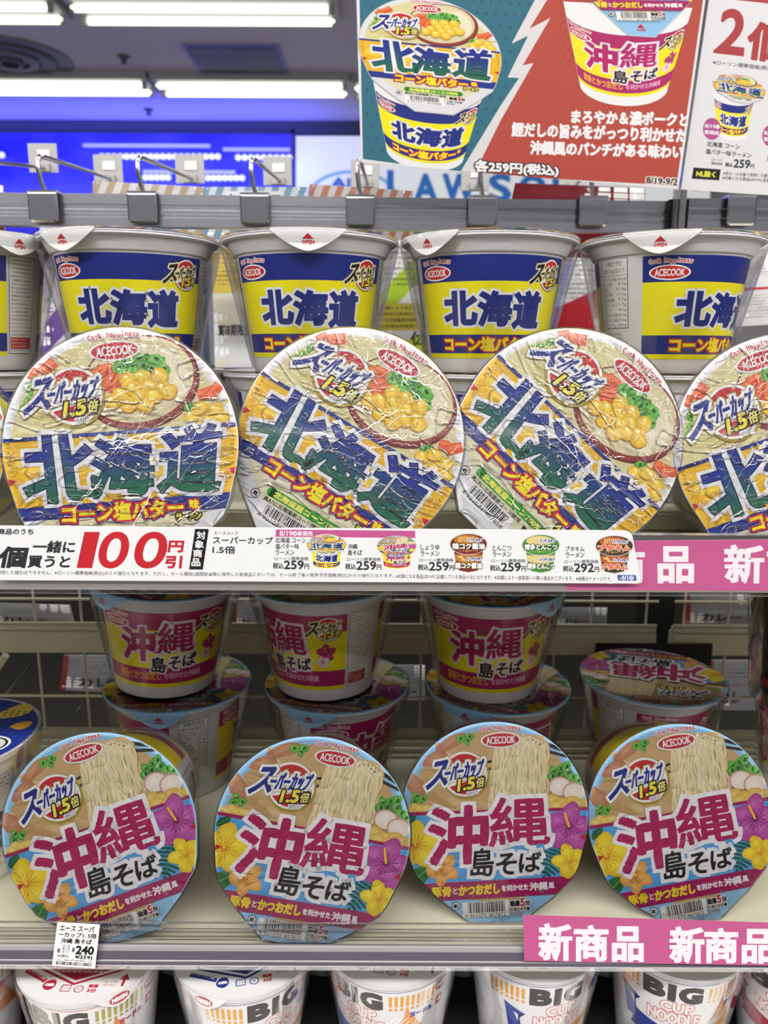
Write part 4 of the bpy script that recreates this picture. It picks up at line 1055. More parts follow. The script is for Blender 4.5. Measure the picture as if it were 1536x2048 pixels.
for a, b, c_, d in ((0, 1, 1, 0),): pass
bolt = [(left[0], right[0], right[1], left[1]), (left[1], right[1], right[2], left[2]), (left[2], right[2], right[3], left[3]), (left[3], right[3], right[4], left[4]), (left[4], right[4], right[5], left[5]), (left[5], right[5], right[6], left[6]), (left[6], right[6], right[7], left[7])]
A.p += [(np.array(b, float), A.L, A._c('#d9d6d8')) for b in bolt[0:1]]
for tri in ([left[1], right[1], left[2]], [right[1], right[2], left[2]], [left[2], right[2], left[3]], [right[2], right[3], left[3]], [left[3], right[3], left[4]], [right[3], right[4], left[4]], [left[4], right[4], left[5]], [right[4], right[5], left[5]], [left[5], right[5], left[6]], [right[5], right[6], left[6]], [left[6], right[6], left[7]], [right[6], right[7], left[7]]):
    A.L += .1; A.p.append((np.array(tri, float), A.L, A._c('#d9d6d8')))
A.L += 1
A.L += 1
for j in range(13):
    for i in range(9):
        x, y = 1120+i*17+(j % 2)*8.5, -20+j*12
        A.p.append((np.array(rbox(x, y, 4, 5.5, 15)), A.L, A._c('#a24236')))
A.add(shrink(PB, 700, 0, 700+1536/4.267, 360, (0, 0, 1536, 1536)), .6)
A.add(shrink(big_pink_picture(), 1000, 0, 1000+1536/3.657, 400, (0, 0, 1536, 1463)), .6)
for t, qd, c_, b, o_ in (('まろやか＆濃ポークと', [(1144, 220), (1377, 227), (1375, 253), (1143, 246)], WHITE, 1.4, ()), ('鰹だしの旨みをがっつり利かせた', [(1025, 245), (1373, 258), (1371, 285), (1024, 272)], WHITE, 1.4, ()),
                    ('沖縄風のパンチがある味わい', [(1062, 282), (1366, 291), (1364, 317), (1061, 308)], WHITE, 1.4, ()), ('各259円(税込)', [(951, 320), (1117, 332), (1116, 354), (950, 346)], WHITE, 1.2, ((2.4, '#3a2c2c'),)),
                    ('8/19-9/2', [(1293, 354), (1355, 358), (1354, 371), (1292, 366)], '#2c2422', .6, ((2.0, '#e8dcd8'),))):
    A.text(t, qd, c_, bold=b, out=o_, res=2)
card('promotion_poster', A, Pp, Up, Np, 0, .0006, M_PAPER, 'large teal and red hanging poster showing two noodle cups', 'poster', outline=out, back='#dcdcdf')

P3, U3, N3 = plane(6, -4, PY+Vector((.3, .035, 0)))
A = Art(); out = [(1440, TOPY), (1760, TOPY+25), (1700, 401), (1362, 379)]; A.poly(out, '#dcdce0')
c3 = lambda x, y: (1330+x/4.267, y/4.267)
A.poly([c3(600, 0), c3(1800, 130), (1760, -150), (1470, -150)], '#a93c40')
A.text('2', [c3(505, 80), c3(690, 100), c3(660, 468), c3(425, 440)], '#a93c40', bold=3.2, res=6)
A.text('個', [c3(735, 190), c3(1080, 235), c3(1040, 545), c3(695, 490)], '#a93c40', bold=3.4)
def T3(t, x0, y0, x1, y1, c='#2b2a2e', b=.3, sl=.11, **k): A.text(t, [c3(x0, y0), c3(x1, y0+sl*(x1-x0)), c3(x1-(y1-y0)*.12, y1+sl*(x1-x0)), c3(x0-(y1-y0)*.12, y1)], c, bold=b, **k)
T3('※ローソン標準価格(税込)', 410, 512, 930, 556, b=.15)
pic = cup_picture(art_bl, mini_bs, ((225, 120), (222, 38), (-8, -112)), -1.16, (165, lambda z: 575-3450*z, 150), lambda z: 122+560*z, 58, .12)
A.add(shrink(pic, *c3(407, 625), *c3(857, 1205), (0, 0, 450, 580)), .3)
for x, y in ((400, 1100), (905, 1160)):
    X, Y_ = c3(x, y); A.blob(X, Y_, 18, 22, '#b2508e', n=30)
    A.text('8/19', [(X-14, Y_-10), (X+7, Y_-8), (X+7, Y_-1), (X-14, Y_-3)], WHITE, bold=.3, res=2); A.blob(X+11.5, Y_-4, 4, 4.4, WHITE, n=12); A.text('新発売', [(X-14, Y_+2), (X+14, Y_+5), (X+14, Y_+13), (X-14, Y_+10)], WHITE, bold=.3, res=2)
T3('北海道 コーン', 360, 1205, 640, 1248, sl=.1); T3('塩バター味ラーメン', 350, 1268, 740, 1312, sl=.1); T3('ローソン', 402, 1352, 495, 1374, sl=.06, b=.1); T3('標準価格', 396, 1382, 492, 1406, sl=.06, b=.1)
T3('税込', 516, 1388, 578, 1420, sl=.06, b=.4); T3('259', 592, 1360, 728, 1428, sl=.06, b=.7, res=4); T3('円', 732, 1402, 762, 1436, sl=.06)
A.poly([c3(243, 1429), c3(476, 1446), c3(461, 1540), c3(227, 1525)], '#1a181a'); T3('NL除く', 272, 1455, 432, 1505, '#e6df4a', b=.6, sl=.06)
T3('※他セール企画と併用した値引は', 498, 1462, 930, 1494, b=.12, sl=.06, res=1); T3('※対象になる商品はPOPに記載', 490, 1502, 900, 1532, b=.12, sl=.06, res=1)
T3('沖縄', 872, 1330, 960, 1372, sl=.1)
card('sale_poster', A, P3, U3, N3, 0, .0006, M_PAPER, 'white hanging poster with a large red numeral 2 at the right edge', 'poster', outline=out, back='#dcdcdf')
# ------------------------------------------------------------------ big noodle cups on the shelf below
BH, BR = .122, .0560
BPROF = [(.0005, .002), (.036, .002), (.0375, 0), (.0385, .001), (.0530, BH-.0035), (.0545, BH-.0034), (.0560, BH-.0026), (.0560, BH-.0012), (.0545, BH-.0006)]
def bbody_r(z): return .0385+(.0530-.0385)*np.clip(z, 0, BH)/(BH-.0035)
def big_map(P, h):
    arc = P[:, 0]; z = P[:, 1]+BH; k = np.floor(arc/STEP+1e-9); f = arc/STEP-k; r = bbody_r(z)+.0003+h; a0, a1 = k*STEP/.051, (k+1)*STEP/.051
    return np.stack([r*(np.sin(a0)*(1-f)+np.sin(a1)*f), -r*(np.cos(a0)*(1-f)+np.cos(a1)*f), z], 1)
def art_big_side(accent, ink, pat):
    A = Art(); A.rect(-.155, -.120, .155, -.004, '#dedde0'); A.rect(-.155, -.0082, .155, -.0076, ink)
    for x0, x1, ch in ((-.0270, -.0105, 'B'), (-.0080, -.0030, 'I'), (.0000, .0175, 'G')):
        A.text(ch, (x0+.001, -.0115, x1-.001, -.0255), '#2c2b2e', bold=.0016)
    A.L += 1
    for side in ((.0225, .0600), (-.0600, -.0325)):
        x = side[0]
        while x < side[1]:
            for y0, y1 in ((-.0225, -.0120), (-.0265, -.0238)): A.p.append((np.array([(x, y0), (x+.0026, y0), (x+.0026, y1), (x, y1)]), A.L, A._c(pat)))
            x += .0044
    A.poly([(-.006, -.060), (.020, -.052), (.034, -.036), (.0365, -.0245), (.060, -.060)], accent)
    for k in range(6): A.poly([(.010+k*.004, -.050), (.034+k*.003, -.027-k*.003), (.014+k*.004, -.0515)], '#ece8e4', new=(k == 0))
    A.poly([(-.048, -.030), (-.030, -.0375), (-.033, -.041), (-.040, -.038), (-.030, -.060), (-.044, -.060), (-.046, -.045)], ink)
    A.poly([(-.034, -.050), (.012, -.062), (.012, -.075), (-.040, -.068)], ink)
    for t, b in (('CUP', (-.0130, -.0285, .0120, -.0375)), ('NOODLE', (-.0230, -.0390, .0180, -.0495))):
        A.text(t, b, '#e8dede', bold=.00065, out=((.0006, '#c23a40'),))
    # other face: badge, label and table
    A.blob(.0700, -.0150, .0085, .0050, '#b8303c', rot=-6); A.text('NISSIN', (.0635, -.0130, .0765, -.0170), WHITE, bold=.0003)
    A.rect(.0640, -.0345, .0720, -.0260, '#c22c36'); A.poly([(.0655, -.0310), (.0680, -.0275), (.0710, -.0300), (.0690, -.0325)], WHITE)
    A.text('ヌードル', (.0400, -.0300, .0600, -.0345), ink, bold=.0005)
    A.rect(.0750, -.060, .0960, -.0270, '#e4e4e6'); gibber(A, .076, -.060, .095, -.028, 9, ink)
    gibber(A, -.100, -.060, -.070, -.030, 8, ink)
    return A
def art_big_lid(ink, pat, simple=False):
    A = Art(); A.blob(0, 0, 1.0, 1.0, '#e2e1e4', n=64)
    A.poly([(-.66, -.02), (.66, -.02), (.66, -.36), (.0, -.66), (-.66, -.36)], ink); A.poly([(-.62, .02), (.62, .02), (.62, -.335), (0, -.62), (-.62, -.335)], WHITE); A.poly([(-.585, .02), (.585, .02), (.585, -.31), (0, -.58), (-.585, -.31)], ink)
    gibber(A, -.40, -.46, .40, -.02, 6, '#e8e0e4')
    A.blob(-.32, -.66, .09, .085, ink, n=20, wob=.05); A.text('CHEER', (-.38, -.64, -.26, -.68), WHITE, bold=.004, res=1)
    A.line([(-.14, -.66), (-.02, -.66), (-.02, -.76), (-.14, -.76), (-.14, -.66)], .018, ink); A.text('プラ', (-.115, -.685, -.045, -.735), ink, res=1)
    A.blob(.10, -.72, .065, .06, ink, n=20); A.blob(.10, -.72, .05, .046, WHITE, n=20); A.text('紙', (.07, -.695, .13, -.745), ink, res=1)
    A.text('熱湯', (.22, -.64, .34, -.69), '#c22c36' if not simple else ink, bold=.004); A.text('3分', (.22, -.71, .34, -.77), '#c22c36' if not simple else ink, bold=.004)
    A.text('お湯の目安量', (.38, -.57, .58, -.605), ink, res=1); A.text('410ml', (.40, -.62, .56, -.66), ink, res=1)
    A.line([(.66, -.66), (.66, -.52)], .035, ink); A.poly([(.59, -.55), (.73, -.55), (.66, -.44)], ink)
    A.line([(-.75, -.42), (-.40, -.60)], .07, ink); A.text('カップヌードルの裏鍋', [(-.73, -.385), (-.42, -.545), (-.43, -.585), (-.74, -.425)], WHITE, res=1)
    for k in range(7): A.poly(rbox(-.9+.0*k+.03*k, -.05+.09*k, .05, .07, 60-8*k), pat, new=(k == 0))
    return A
B_RED = (art_big_side('#d07a35', '#b03048', '#a29a48'), art_big_lid('#b02440', '#a29a48'))
B_BLUE = (art_big_side('#e0903a', '#2a3a96', '#dd9a34'), art_big_lid('#24348f', '#dd9a34'))
ME_BIG = lathe('big_cup_body', BPROF, M_CUP, 64)
def disc_lid(name, art, rad, z, foil):
    out = lid_outline(None, n=64); me = art.clip(out).mesh(name, planar((0, 0, z), (rad, 0, 0), (0, rad, 0), (0, 0, 1), .0002), M_INK, dh=.00001)
    bm = bmesh.new(); bm.from_mesh(me); n = len(out)
    lo = [bm.verts.new((x*rad*1.004, y*rad*1.004, z-.0016)) for x, y in out]; hi = [bm.verts.new((x*rad*1.004, y*rad*1.004, z+.00015)) for x, y in out]
    fs = [bm.faces.new((lo[i], lo[(i+1) % n], hi[(i+1) % n], hi[i])) for i in range(n)]+[bm.faces.new(lo[::-1]), bm.faces.new(hi)]
    for f in fs: f.material_index = 1
    bm.to_mesh(me); bm.free(); me.materials.append(foil); return me
BIGM = {}
for k, (sd, ld) in (('red', B_RED), ('blue', B_BLUE)):
    BIGM[k] = (sd.slice_x(STEP).mesh('printed_side', big_map, M_INK, dh=.00002), disc_lid('lid', ld, BR, BH, M_FOIL))
def big_tab():
    A = Art(); A.poly([(-.020, .001), (-.012, -.006), (-.004, -.0105), (.004, -.0105), (.012, -.006), (.020, .001)], '#e2e1e4')
    A.blob(0, -.0045, .0078, .0042, '#b8303c', n=26); A.text('NISSIN', (-.0056, -.0028, .0056, -.0062), WHITE, bold=.0003, res=2)
    A = A.slice_x(.003)
    def f(P, h): a = P[:, 0]/BR; r = BR*1.004+.0006+h-np.clip(-P[:, 1], 0, 1)*.05; return np.stack([r*np.sin(a), -r*np.cos(a), BH+P[:, 1]], 1)
    return A.mesh('pull_tab', f, M_INK, dh=.00003)
ME_BTAB = big_tab()
sg = [(.0545, BH+.0012), (.0573, BH-.0002), (.0577, BH-.004), (.0405, .002)]
ME_BFILM = lathe('shrink_wrap', sg, F_BIG, 64)
def big_cup(kind, px, py_front, Yf, turn, tab, label, group, base=None):
    r = empty('big_noodle_cup', label=label, cat='noodle cup', group=group)
    link('body', ME_BIG, r); link('printed_side', BIGM[kind][0], r); l = link('lid', BIGM[kind][1], r); l.rotation_euler.z = R(tab-turn)*.0+R(-turn)*.7
    t = link('pull_tab', ME_BTAB, r); t.rotation_euler.z = R(tab-turn); link('shrink_wrap', ME_BFILM, r)
    z = at_y(px, py_front, Yf).z-BH if base is None else base
    P = at_y(px, py_front, Yf+BR); r.location = (P.x, Yf+BR, z); r.rotation_euler.z = R(turn); return r
Z3 = at_y(768, 1978, .497).z-BH
G = 'white big cups on the shelf below'
for kind, px, Y, turn, tab, lb in (('red', -74, .500, 20, 62, 'white big cup with a red badge cut by the left picture edge at the bottom'),
                               ('red', 192, .480, -4, 40, 'white big cup with red lid print below the small price tag'),
                               ('blue', 492, .486, 43, -22, 'white big cup with blue lid print, black lettering turned to its right'),
                               ('blue', 782, .498, -28, 150, 'white big cup below the clear rail turned to show its label and table'),
                               ('blue', 1060, .504, 18, 62, 'white big cup just below the left end of the lower pink strip'),
                               ('blue', 1338, .506, -15, 58, 'white big cup with black lettering centred below the pink strip'),
                               ('red', 1590, .500, -40, -30, 'white big cup with olive pattern cut by the right picture edge')):
    big_cup(kind, px, 1985, Y, turn, tab, lb, G, base=Z3)
for kind, px, turn, lb in (('blue', 60, 30, 'big cup of the second row seen in the gap left of the price tag'), ('blue', 372, -20, 'big cup of the second row with black and orange print in the second gap'), ('blue', 655, 10, 'second-row big cup behind the gap left of the label-side cup'),
                           ('blue', 925, 70, 'second-row big cup deep in the dark gap at centre'), ('blue', 1210, -30, 'second-row big cup behind the gap left of the centred-lettering cup'), ('red', 1475, 20, 'second-row big cup with olive pattern in the right gap')):
    big_cup(kind, px*.98+16, 1985, .622, turn, 120, lb, 'second row of big cups', base=Z3)
sh3 = empty('bottom_shelf', (0, 0, Z3-.0003), label='shelf under the white big cups, coloured dark for the shade there', cat='shelf')
MB().box((W0, .47, -.003), (W1, .80, 0)).build('board', mat('shaded_shelf', '#2c2a29', rough=.6), sh3)  # board coloured near-black to give the shade between the cups

# ------------------------------------------------------------------ neighbouring products at the picture's sides (lower shelf)
def generic_cup(name, H, rt, rb, color, lidart, sideart, label, loc, turn, lean=(0, 0), wrap=True):
    r = empty(name, loc, (R(lean[0]), R(lean[1]), R(turn)), label, 'noodle cup')
    m = mat('body_'+color.strip('#'), color, rough=.4)
    link('body', lathe('body', [(.0005, .002), (rb-.003, .002), (rb-.001, 0), (rb, .002), (rt-.003, H-.006), (rt-.0005, H-.005), (rt, H-.003), (rt-.001, H-.0008)], m, 56), r)
    link('lid', disc_lid('lid', lidart, rt, H, M_FOIL), r)
    def f(P, h):
        arc = P[:, 0]; k = np.floor(arc/STEP+1e-9); q = arc/STEP-k; z = P[:, 1]; rr = rb+(rt-.003-rb)*z/(H-.006)+.0004+h; a0, a1 = k*STEP/rt, (k+1)*STEP/rt
        return np.stack([rr*(np.sin(a0)*(1-q)+np.sin(a1)*q), -rr*(np.cos(a0)*(1-q)+np.cos(a1)*q), z], 1)
    link('printed_side', sideart.slice_x(STEP).mesh('printed_side', f, M_INK, dh=.00003), r)
    if wrap: link('shrink_wrap', lathe('shrink_wrap', [(rt-.002, H+.0015), (rt+.0012, H), (rt+.0014, H-.004), (rb+.002, .002)], F_SIDE, 56), r)
    return r
L = Art(); L.blob(0, 0, 1, 1, '#d8d8de', n=60); L.blob(0, 0, .97, .97, '#1f3590', n=60); L.blob(-.25, -.05, .72, .62, '#c9c9cc', n=40)
L.blob(.62, .50, .24, .15, '#d2b84a', rot=-30, wob=.12); L.blob(.78, .08, .13, .09, '#dcae2e', rot=10, wob=.15)
for i in range(4):
    for j in range(3): L.blob(.50+.08*i, .42+.07*j-.03*i, .022, .016, '#1c2a5a', n=8, new=(i+j == 0))
L.blob(.42, -.36, .34, .24, WHITE, n=30); L.blob(.42, -.36, .31, .21, BLACK, n=30); L.blob(.42, -.36, .28, .185, '#d8d8da', n=30); L.text('旨', (.30, -.26, .52, -.47), BLACK, bold=.012)
L.text('新発売', (-.75, .3, .05, .0), '#2c2c30', bold=.01)
S = Art(); S.rect(-.1, .006, .1, .075, '#d8d4cc'); S.rect(-.1, .055, .1, .064, '#2a3270'); S.rect(-.1, .012, .1, .016, '#b85a28'); S.rect(-.1, .020, .1, .023, '#b85a28')
S.rect(-.1, .030, .1, .052, '#2b2a38'); S.text('シーフード', (.0, .046, .075, .034), '#e2e0e4', bold=.0006); S.rect(-.1, .080, .1, .100, '#b9b4ae'); gibber(S, .02, .082, .09, .099, 5)
generic_cup('seafood_cup', .115, .068, .048, '#cfc7ba', L, S, 'cup with a blue lid and yellow spots at the left edge of the lower shelf', (at_y(-98, 1475, .585).x, .585, Z2+.0005), 12)
L3 = Art(); L3.blob(0, 0, 1, 1, '#2a2024', n=50); L3.blob(0, 0, .88, .88, '#b08a4a', n=40); L3.blob(0, 0, .6, .6, '#3a2a24', n=30)
def dark_side():
    S = Art(); S.rect(-.14, .004, .14, .108, '#1c1416'); S.rect(-.14, .004, .14, .012, '#5a4632'); S.text('ラ王', (-.040, .070, .015, .030), '#241a1c', bold=.003, out=((.0016, '#b88a80'),))
    S.blob(-.035, .092, .016, .009, '#a8283a', n=24); S.text('NISSIN', (-.047, .095, -.023, .089), '#d8c8ca', bold=.0005); S.poly([(-.055, .080), (-.020, .084), (-.030, .066), (-.052, .060)], '#8a6a76'); S.text('コク', (-.050, .080, -.030, .067), '#2a1c20', bold=.0006)
    S.rect(-.14, .020, .14, .028, '#7c1c2c'); S.text('担々', (-.045, .027, -.01, .014), '#c8b890', bold=.0004); return S
generic_cup('dark_tall_cup', .112, .048, .036, '#231a1c', L3, dark_side(), 'tall dark cup with red badge at the right picture edge, upper one', (at_y(1588, 1400, .66).x, .66, Z2+.1135), 6)
generic_cup('dark_tall_cup', .112, .048, .036, '#231a1c', L3, dark_side(), 'tall dark cup at the right picture edge under another like it', (at_y(1598, 1650, .66).x, .66, Z2+.0005), 14)

# ------------------------------------------------------------------ rail above the cups with hooks
def rail(name, p0, p1, label):
    """p0, p1: (px, top py, Y); extruded aluminium channel between them"""
    a, b = at_y(*p0), at_y(*p1); L_ = (b-a).length; r = empty(name, a, (0, 0, 0), label, 'rail')
    d = (b-a).normalized(); r.rotation_euler = (0, -math.asin(d.z), math.atan2(d.y, d.x))
    h = .0305
    prof = [(0, 0), (0, -h*.30), (.0012, -h*.32), (.0012, -h*.46), (0, -h*.48), (0, -h*.60), (.0010, -h*.62), (.0010, -h*.68), (0, -h*.70), (0, -h), (.012, -h), (.012, 0)]
    MB().prism(prof, 0, L_).build('channel', M_STEEL, r, bevel=.0003)
    MB().box((L_-.0025, -.0004, -h-.0004), (L_+.0003, .0124, .0008)).build('end_cap', M_GREYP, r)
    return r
RY = .80
rail('aluminium_rail', (-260, 381, .792), (1342, 402, .826), 'long aluminium rail behind the standing cups, left of the post')
rail('aluminium_rail', (1374, 396, .82), (1800, 402, .83), 'short piece of aluminium rail right of the post')
def hook(px, py, Yr, ex, ey, label, wire=True, plate=(50, 46), wirelen=.235):
    """chrome display hook: plate clipped over the rail, arm running away, tag holder at the far end"""
    a = at_y(px, py, Yr-.0022); r = empty('display_hook', a, label=label, cat='display hook', group='chrome display hooks over the rail')
    b = MB(); n = 6; w, h = .0142, .0268; pts = []
    for cx, cz, a0 in ((w-.0035, -h+.0035, -90), (-w+.0035, -h+.0035, 180)):
        pass
    ring = [(-w, .001), (-w, -h+.004)] + [(-w+.004-.004*math.cos(t), -h+.004-.004*math.sin(t)) for t in np.linspace(.2, math.pi/2, 5)] + [(w-.004+.004*math.sin(t), -h+.004-.004*math.cos(t)) for t in np.linspace(0, math.pi/2-.2, 5)] + [(w, -h+.004), (w, .001)]
    k = len(ring); vs_ = [(x, -.0014, z) for x, z in ring]+[(x*.86, -.0010+0*z, z*.9-.0004) for x, z in ring]+[(x, .0002, z) for x, z in ring]
    vs_ = [(x, -.0006, z) for x, z in ring]+[(x*.90, -.0015, (z+h/2)*.88-h/2) for x, z in ring]+[(x, .0008, z) for x, z in ring]
    fs = [tuple(range(k, 2*k))]+[(i, (i+1) % k, k+(i+1) % k, k+i) for i in range(k)]+[(i, 2*k+i, 2*k+(i+1) % k, (i+1) % k) for i in range(k)]+[tuple(range(2*k, 3*k))[::-1]]
    b.v = vs_; b.f = fs; b.build('clip_plate', M_CHROME, r, bevel=0)
    MB().box((-w, -.0010, .0004), (w, .0180, .0028)).build('clip_top', M_CHROME, r, bevel=.0006)
    if wire:
        e = at_y(ex, ey, Yr+wirelen)-a; top = Vector((-.001, .004, .0335))
        P = [Vector((0, .006, .0028)), Vector((-.0015, .0045, .010)), Vector((-.003, .003, .022)), Vector((-.003, .0035, .030)), Vector((-.0022, .0065, .0345)), Vector((0, .014, .0352))]
        P += [Vector((0, .014, .0352)).lerp(e, t) for t in (.25, .5, .75, 1)]
        MB().tube(P, .0023).build('arm', M_CHROME, r, smooth=True)
        t = MB(); t.box((e.x-.006-.015, e.y, e.z-.006), (e.x+.015, e.y+.0015, e.z+.028)); t.box((e.x-.010, e.y-.006, e.z-.006), (e.x+.006, e.y, e.z+.004)); t.build('tag_holder', M_GREYP, r, bevel=.0006); holder = t_ = [x for x in col.objects][-1]
        t = MB(); t.box((e.x-.009, e.y-.0012, e.z+.010), (e.x+.006, e.y-.0002, e.z+.020)); t.build('price_slip', mat('white_slip', '#e8e8e8', rough=.5), holder)
    return r
hook(84, 386, .7935, 222, 357, 'chrome hook nearest the left picture edge')
hook(283, 388, .798, 385, 357, 'chrome hook second from left, before the tan striped card')
hook(509, 391, .803, 560, 361, 'chrome hook third from left, before the blue striped card')
hook(721, 395, .808, 735, 366, 'chrome hook below the lower left corner of the teal poster')
hook(966, 396, .813, 955, 372, 'chrome hook under the middle of the poster, left of the red pack')
hook(1188, 397, .818, 1150, 372, 'chrome hook in front of the dark red pack')
hook(1486, 394, .817, 1420, 372, 'chrome hook on the short rail right of the post')
hook(-150, 384, .79, 92, 335, 'chrome hook whose arm enters the picture at the left edge')
# post carrying the posters
pb = at_y(1357, 470, .818)
r = empty('poster_post', (pb.x, .818, pb.z), label='slim upright post between the two rails carrying the posters', cat='post')
MB().box((-.0075, -.004, -.006), (-.0035, .004, .35)).build('bar', mat('clear_bar', '#c9d0d0', rough=.1, trans=.7), r, bevel=.0008)
MB().box((-.002, -.003, -.006), (.0045, .004, .35)).build('core', M_CHROME, r, bevel=.0008)
MB().box((-.0105, .001, -.006), (.0085, .010, .034)).build('bracket', M_BLACK, r)

# ------------------------------------------------------------------ hanging packs behind the rail and behind the cups
def pack(name, quad, Y, base, label, draw=None, bulge=.006, group=None, rough=.35, wiremesh=None):
    """a sealed pouch: quad in px (tl,tr,br,bl) at distance Y, cushioned body with a flat crimped seal; draw(A) adds print in 0..1 box"""
    W = [at_y(x, y, Y) for x, y in quad]; c = sum(W, Vector())/4; r = tag(link(name, bpy.data.meshes.new(name)), label, 'pack', group)
    def pt(u, v): return ((W[3]*(1-u)+W[2]*u)*(1-v)+(W[0]*(1-u)+W[1]*u)*v)-c
    NU, NV = 8, 12; vs_, fs = [], []
    for side in (-1, 1):
        for j in range(NV+1):
            for i in range(NU+1):
                u, v = i/NU, j/NV; p = pt(u, v); p.y += side*(bulge*(math.sin(math.pi*u)**.7)*(math.sin(math.pi*min(1, max(0, (v-.05)/.9)))**.7)+.0004); vs_.append(p)
    m = (NU+1)*(NV+1)
    for s in (0, 1):
        for j in range(NV):
            for i in range(NU):
                a = s*m+j*(NU+1)+i; q = (a, a+1, a+NU+2, a+NU+1); fs.append(q if s == 0 else q[::-1])
    rim = [i for i in range(NU+1)]+[j*(NU+1)+NU for j in range(1, NV+1)]+[NV*(NU+1)+i for i in range(NU-1, -1, -1)]+[j*(NU+1) for j in range(NV-1, 0, -1)]
    for a, b_ in zip(rim, rim[1:]+rim[:1]): fs.append((b_, a, a+m, b_+m))
    me = mesh(name, vs_, fs, M_INK, True)
    A = Art(); A.rect(0, 0, 1, 1, base)
    if draw: draw(A)
    A = A.clip([(0, 0), (1, 0), (1, 1), (0, 1)])
    # shape print: cut on a grid so it follows the cushion
    A = A.slice_x(.125); B = A.xf(lambda p: p[:, ::-1]).slice_x(1/12).xf(lambda p: p[:, ::-1])
    w_ = [np.array(x-c) for x in W]
    def f(P, h):
        u, v = np.clip(P[:, :1], 0, 1), np.clip(P[:, 1:], 0, 1); q = (w_[3]*(1-u)+w_[2]*u)*(1-v)+(w_[0]*(1-u)+w_[1]*u)*v
        q[:, 1] -= (bulge*(np.sin(np.pi*u)**.7)*(np.sin(np.pi*np.clip((v-.05)/.9, 0, 1))**.7)+.0004+h)[:, 0]; return q
    pm = B.mesh(name, f, M_INK, dh=.00003)
    bm = bmesh.new(); bm.from_mesh(me); bm.from_mesh(pm)
    lay = bm.loops.layers.float_color.get('Col')
    fc = lin(base)
    for fa in bm.faces:
        for l in fa.loops:
            if sum(l[lay][:3]) == 0: l[lay] = (*fc, 1)
    bm.to_mesh(me); bm.free(); r.data = me; r.location = c
    return r
def vtext(A, s, x, y0, y1, w, c, **k):
    n = len(s); d = (y1-y0)/n
    for i, ch in enumerate(s): A.text(ch, (x-w/2, y1-d*(i+.06), x+w/2, y1-d*(i+.94)), c, res=1, **k)
def d_purple(A):
    A.poly([(0, .3), (1, .62), (1, .38), (0, .08)], '#6a4a92'); A.rect(.0, .8, .35, .96, '#6b4b94'); vtext(A, 'つで楽しむ', .62, .5, .97, .22, '#44404a', bold=.004); vtext(A, '七ろティ本の梅', .25, .02, .62, .2, '#4a3a5a'); A.poly([(0, .0), (.5, .1), (.5, 0), (0, -.1)], '#7a5aa0')
def d_tan(A):
    A.rect(0, .55, 1, .92, '#c9b04a'); gibber(A, .1, .6, .9, .88, 9); A.poly([(0, .1), (1, .5), (1, .0), (0, 0)], '#dedee0'); A.text('賞味期限25.1', (.12, .32, .95, .24), '#3a3a3e', bold=.004)
def d_green(A):
    A.poly([(0, .5), (1, .95), (1, .75), (0, .3)], '#a8c832'); A.poly([(0, .12), (1, .30), (1, 0), (0, 0)], '#b8d040'); gibber(A, .08, .62, .9, .97, 9, '#3a3a3a'); A.rect(.05, .3, .95, .5, '#c8b84a'); gibber(A, .1, .31, .9, .49, 4)
    vtext(A, '体感', .8, .02, .3, .3, '#3a4a2a', bold=.004)
def d_red(A):
    A.rect(0, 0, 1, .34, '#b51f2c'); A.poly([(0, .34), (1, .34), (1, .62), (0, .44)], '#b51f2c'); gibber(A, .05, .5, .95, .9, 12, '#5a5a5e'); A.rect(0, .92, 1, .96, '#c8323a')
def d_white(A):
    gibber(A, .08, .55, .9, .95, 12, '#7a7a7e'); A.rect(.0, .40, 1, .43, '#d0383c'); gibber(A, .08, .08, .9, .36, 8, '#8a8a8e')
def d_darkred(A): A.text('国内でレトルト', (.62, .80, .88, .66), '#cf9a9a', bold=.002, res=1); A.text('加工しています', (.62, .58, .88, .44), '#cf9a9a', bold=.002, res=1); A.text('特選', (.22, .5, .33, .3), '#cf9a9a', bold=.004)
pack('snack_pack', [(80, 452), (158, 458), (168, 740), (84, 740)], 1.06, '#cfcad6', 'white and purple pack with vertical characters behind the first gap between cups', d_purple)
pack('snack_pack', [(422, 462), (512, 462), (512, 735), (430, 735)], 1.06, '#d9d4c2', 'yellow and white pack with a date behind the second gap', d_tan)
pack('snack_pack', [(738, 470), (860, 470), (866, 740), (742, 740)], 1.06, '#dcdcd8', 'white and lime green pack behind the third gap between cups', d_green)
pack('snack_pack', [(1085, 470), (1196, 470), (1200, 745), (1090, 745)], 1.06, '#d6d5d6', 'white pack with red lower half behind the fourth gap', d_red)
pack('snack_pack', [(1452, 476), (1545, 470), (1560, 648), (1440, 655)], 1.0, '#dedde0', 'white pack with grey print and red line at the right edge', d_white)
pack('snack_pack', [(1530, 472), (1640, 470), (1650, 700), (1540, 700)], 1.02, '#dedde0', 'second white pack cut off by the right edge', d_white)
pack('red_pouch', [(1030, 366), (1290, 376), (1290, 520), (1000, 510)], .93, '#7c1420', 'dark red pouch with pale boxed text under the poster', d_darkred)
pack('red_pouch', [(-60, 350), (6, 372), (10, 470), (-60, 470)], .93, '#5a1a20', 'dark red pouch corner at the left picture edge above the rail', None)
def stripes(c):
    def d(A):
        for k in range(16): A.poly([(k*.13-.3, 0), (k*.13-.235, 0), (k*.13-.05, 1), (k*.13-.115, 1)], c, new=(k == 0))
    return d
def stripes_t(A): stripes('#6e8ea6')(A); A.rect(.22, .60, .76, .92, '#c9ccd0'); A.text('おつまみTIMES', (.25, .87, .74, .68), '#3a3e48', bold=.004)
